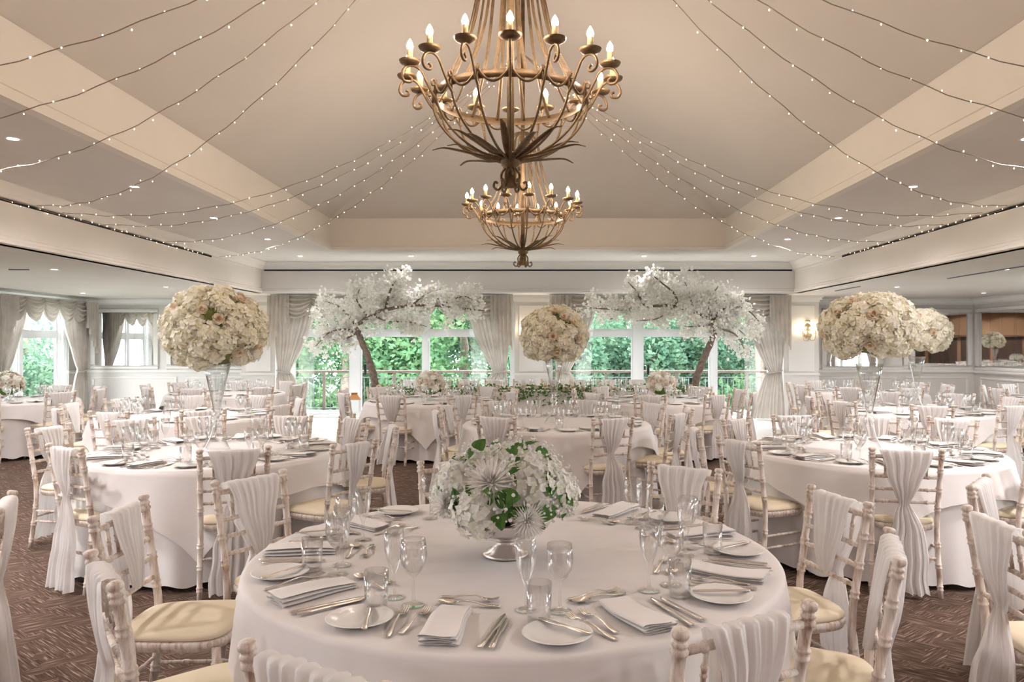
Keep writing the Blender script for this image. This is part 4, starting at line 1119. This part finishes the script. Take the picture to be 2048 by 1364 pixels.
tag(obj('tablecloth', head_cloth(), None, (.05, hy, 0)), 'long white cloth draped to the floor over the head table', 'tablecloth', 'floor length white tablecloths')
ga = thing('flower_garland', 'green leafy garland with white roses along the head table front', 'garland', (.05, hy - .36, TZ + .01))
gr = random.Random(9); lm = MB()
for i in range(2400):
    x = gr.uniform(-2.85, 2.85); dense = 1.0 if abs(x) < 1.35 else .55
    if gr.random() > dense: continue
    hang = .10 + (.16 if abs(x) < 1.3 else .03) * (.6 + .4 * sin(x * 7))
    if gr.random() < .5: p = Vector((x, gr.uniform(-.04, .14), gr.uniform(.0, .10)))
    else: p = Vector((x, -.075 - gr.random() * .03, gr.uniform(-hang, .06)))
    L = gr.uniform(.04, .075); u = Vector((gr.gauss(0, 1), gr.gauss(-.4, .6), gr.gauss(-.1, .8))).normalized(); w = u.cross(Vector((gr.gauss(0, 1), gr.gauss(0, 1), gr.gauss(0, 1)))).normalized() * L * .26
    lm.add([tuple(p), tuple(p + u * L * .5 + w), tuple(p + u * L), tuple(p + u * L * .5 - w)], [(0, 1, 2, 3)])
obj('foliage', lm.mesh('foliage', M['leaf']), ga, kind='stuff')
obj('stem', MB().tube([(x / 10, .05 + .01 * sin(x), .03) for x in range(-28, 29)], .012, 6).mesh('stem', M['leaf']), ga)
for i in range(30):
    x = -2.8 + 5.6 * (i + gr.uniform(.1, .9)) / 30
    obj('rose', ROSEW if i % 3 else ROSE, ga, (x, gr.uniform(-.07, .02), gr.uniform(.03, .09)), euler_of(Vector((gr.uniform(-.5, .5), -1, gr.uniform(.2, 1))), 0), gr.uniform(.9, 1.2))
for i in range(10):
    x = -2.4 + 4.8 * i / 9
    chair(.05 + x, hy, D(90), .75, 'limewashed chair with white sash behind the head table, %s from the left' % ORD[i], 'limewashed chairs with white sashes', False)
    for nm, m, dx, lab, cat in (('wine_glass', WINE, .14, 'clear wine glass', 'wine glass'), ('flute', FLUTE, .22, 'slender clear flute glass', 'flute')):
        tag(obj(nm, m, None, (.05 + x + dx, hy + .08, TZ + .005)), '%s on the head table, %s from the left' % (lab, ORD[i]), cat, cat + ' row on the head table')
    tag(obj('napkin', NAP[i % 4], None, (.05 + x, hy + .18, TZ + .005)), 'folded white napkin on the head table, %s from the left' % ORD[i], 'napkin', 'napkins on the head table')

# ------------------------------------------------------------------ blossom trees
def spray_mesh(seed):
    r = random.Random(seed); mb = MB()
    for i in range(46):
        p = Vector((r.gauss(0, .07), r.gauss(0, .07), r.gauss(0, .045)))
        T4 = Matrix.Translation(p) @ frame_of(Vector((r.gauss(0, 1), r.gauss(0, 1), r.gauss(.3, 1))), r.uniform(0, 6)); s = r.uniform(.02, .034)
        for q in range(5):
            mb.add([(0, 0, 0), (s * .45, s * .6, .2 * s), (0, s, .35 * s), (-s * .45, s * .6, .2 * s)], [(0, 1, 2, 3)], True, T4 @ Matrix.Rotation(q * 2 * pi / 5, 4, 'Z'))
    return mb.mesh('blossom_spray', M['blossom'])
SPR = [spray_mesh(k) for k in range(4)]
def blossom_tree(x, y, sg, label, trunk, branches, seed, n_per):
    """sg mirrors the plan; trunk and branches are given in the tree's own frame (x along the windows, z up)"""
    r = random.Random(seed)
    t = thing('blossom_tree', label, 'tree', (x, y, 0), 0, 'artificial white blossom trees')
    obj('base', MB().lathe([(.001, .0), (.19, .0), (.19, .03), (.17, .04), (.001, .04)], 24).mesh('base', M['bark']), t)
    mir = lambda p: (p[0] * sg, p[1], p[2])
    tp = smooth_path([mir(p) for p in trunk], 34)
    obj('trunk', MB().tube(tp, [.086 - .038 * (i / 34) + .006 * sin(i * 1.9) for i in range(35)], 10).mesh('trunk', M['bark']), t)
    for b in branches:
        bp = smooth_path([mir(p) for p in b[0]], 16)
        br = obj('branch', MB().tube(bp, [b[1] * (1 - .75 * i / 16) for i in range(17)], 7).mesh('branch', M['bark']), t)
        L = sum((Vector(bp[i + 1]) - Vector(bp[i])).length for i in range(16))
        for k in range(int(L * n_per)):
            q = r.uniform(.12, 1.05); i = min(15, int(q * 16)); p = Vector(bp[i]).lerp(Vector(bp[min(16, i + 1)]), q * 16 - i if q < 1 else 1)
            off = Vector((r.gauss(0, .15), r.gauss(.10, .14), r.gauss(.02, .10)))
            obj('blossom_spray', SPR[r.randrange(4)], t, p + off, (r.uniform(0, 6), r.uniform(0, 6), r.uniform(0, 6)), r.uniform(.8, 1.35), 'stuff')
brL = [([(-.27, 0, 1.72), (-.33, 0, 1.9), (-.05, -.05, 2.12), (.25, -.05, 2.22), (.7, 0, 2.30), (1.3, 0, 2.27), (2.0, .05, 2.2)], .05),
       ([(-.33, 0, 1.9), (-.48, 0, 2.1), (-.7, 0, 2.3), (-.95, 0, 2.38)], .03), ([(-.27, 0, 1.75), (-.5, -.1, 1.85), (-.8, -.1, 1.8), (-1.05, -.1, 1.55)], .03),
       ([(.2, 0, 2.2), (.25, 0, 2.45), (.35, 0, 2.7), (.5, 0, 2.8)], .03), ([(.7, 0, 2.3), (.9, .1, 2.5), (1.2, .1, 2.6)], .025), ([(-.3, .1, 1.9), (-.5, .3, 2.0), (-.9, .4, 2.05), (-1.1, .4, 2.1)], .025),
       ([(.0, -.1, 2.1), (.3, -.3, 2.0), (.7, -.35, 1.98), (1.0, -.3, 1.9)], .02), ([(-.1, 0, 2.05), (-.35, .1, 2.4), (-.3, .1, 2.6)], .025), ([(1.2, 0, 2.28), (1.6, -.1, 2.45), (1.8, -.1, 2.4)], .02),
       ([(-.3, 0, 1.8), (-.7, .1, 1.65), (-1.0, .1, 1.85)], .022)]
blossom_tree(-2.95, 13.75, 1, 'leaning white blossom tree before the left rear window', [(0, 0, 0), (.05, 0, .5), (-.02, 0, 1.0), (-.14, 0, 1.4), (-.27, 0, 1.72), (-.33, 0, 1.9)], brL, 4, 19)
brR = [([(-.36, 0, 1.75), (-.36, 0, 2.0), (-.05, 0, 2.15), (.35, 0, 2.28), (.8, 0, 2.28), (1.3, 0, 2.22), (1.9, 0, 2.25)], .05),
       ([(-.36, 0, 2.0), (-.5, 0, 2.2), (-.75, 0, 2.28), (-1.0, 0, 2.2), (-1.2, 0, 2.0)], .03), ([(-.36, 0, 1.75), (-.5, -.1, 1.85), (-.75, -.1, 1.75), (-.9, -.1, 1.5)], .028),
       ([(.3, 0, 2.27), (.35, 0, 2.5), (.6, 0, 2.72), (.75, 0, 2.85)], .028), ([(.9, 0, 2.28), (1.05, 0, 2.55), (1.2, 0, 2.72)], .025), ([(-.3, 0, 2.1), (-.3, 0, 2.4), (-.45, 0, 2.65)], .028),
       ([(.0, 0, 2.17), (.05, .1, 2.5), (.15, .1, 2.75)], .025), ([(-.4, .1, 1.9), (-.7, .3, 2.0), (-1.05, .35, 1.75)], .022), ([(.4, 0, 2.25), (.7, -.25, 2.05), (1.1, -.3, 2.0)], .02), ([(-.36, 0, 1.95), (.0, -.2, 1.9), (.35, -.3, 1.92)], .02)]
blossom_tree(2.9, 13.75, -1, 'leaning white blossom tree before the right rear window', [(0, 0, 0), (.02, 0, .5), (-.05, 0, .95), (-.2, 0, 1.35), (-.36, 0, 1.75), (-.36, 0, 2.0)], [([(p[0], p[1], p[2]) for p in b[0]], b[1]) for b in brR], 6, 19)

# floor lanterns by the trees
def lantern(x, y, label):
    t = thing('lantern', label, 'lantern', (x, y, 0), .2, 'white lanterns with copper roofs')
    obj('base', MB().bbox(-.11, .11, -.11, .11, 0, .04, .006).mesh('base', M['trim']), t)
    pm2 = MB().box(-.011, .011, -.011, .011, .04, .48).mesh('post', M['trim'])
    for sx in (-1, 1):
        for sy in (-1, 1): obj('post', pm2, t, (sx * .095, sy * .095, 0))
    for k in range(4):
        obj('pane', MB().add([(-.085, -.095, .04), (.085, -.095, .04), (.085, -.095, .48), (-.085, -.095, .48)], [(0, 1, 2, 3)]).mesh('pane', M['pane']), t, rot=(0, 0, k * pi / 2))
    obj('roof', MB().add([(-.13, -.13, .48), (.13, -.13, .48), (.13, .13, .48), (-.13, .13, .48), (-.06, -.06, .58), (.06, -.06, .58), (.06, .06, .58), (-.06, .06, .58), (-.06, -.06, .62), (.06, -.06, .62), (.06, .06, .62), (-.06, .06, .62)],
        [(3, 2, 1, 0), (0, 1, 5, 4), (1, 2, 6, 5), (2, 3, 7, 6), (3, 0, 4, 7), (4, 5, 9, 8), (5, 6, 10, 9), (6, 7, 11, 10), (7, 4, 8, 11), (8, 9, 10, 11)]).mesh('roof', M['copper']), t)
    obj('candle', MB().lathe([(.03, .04), (.03, .2), (.001, .2)], 14).mesh('candle', M['candle']), t)
lantern(-3.62, 15.0, 'white floor lantern with copper roof beside the left blossom tree')
lantern(3.5, 15.0, 'white floor lantern with copper roof beside the right blossom tree')
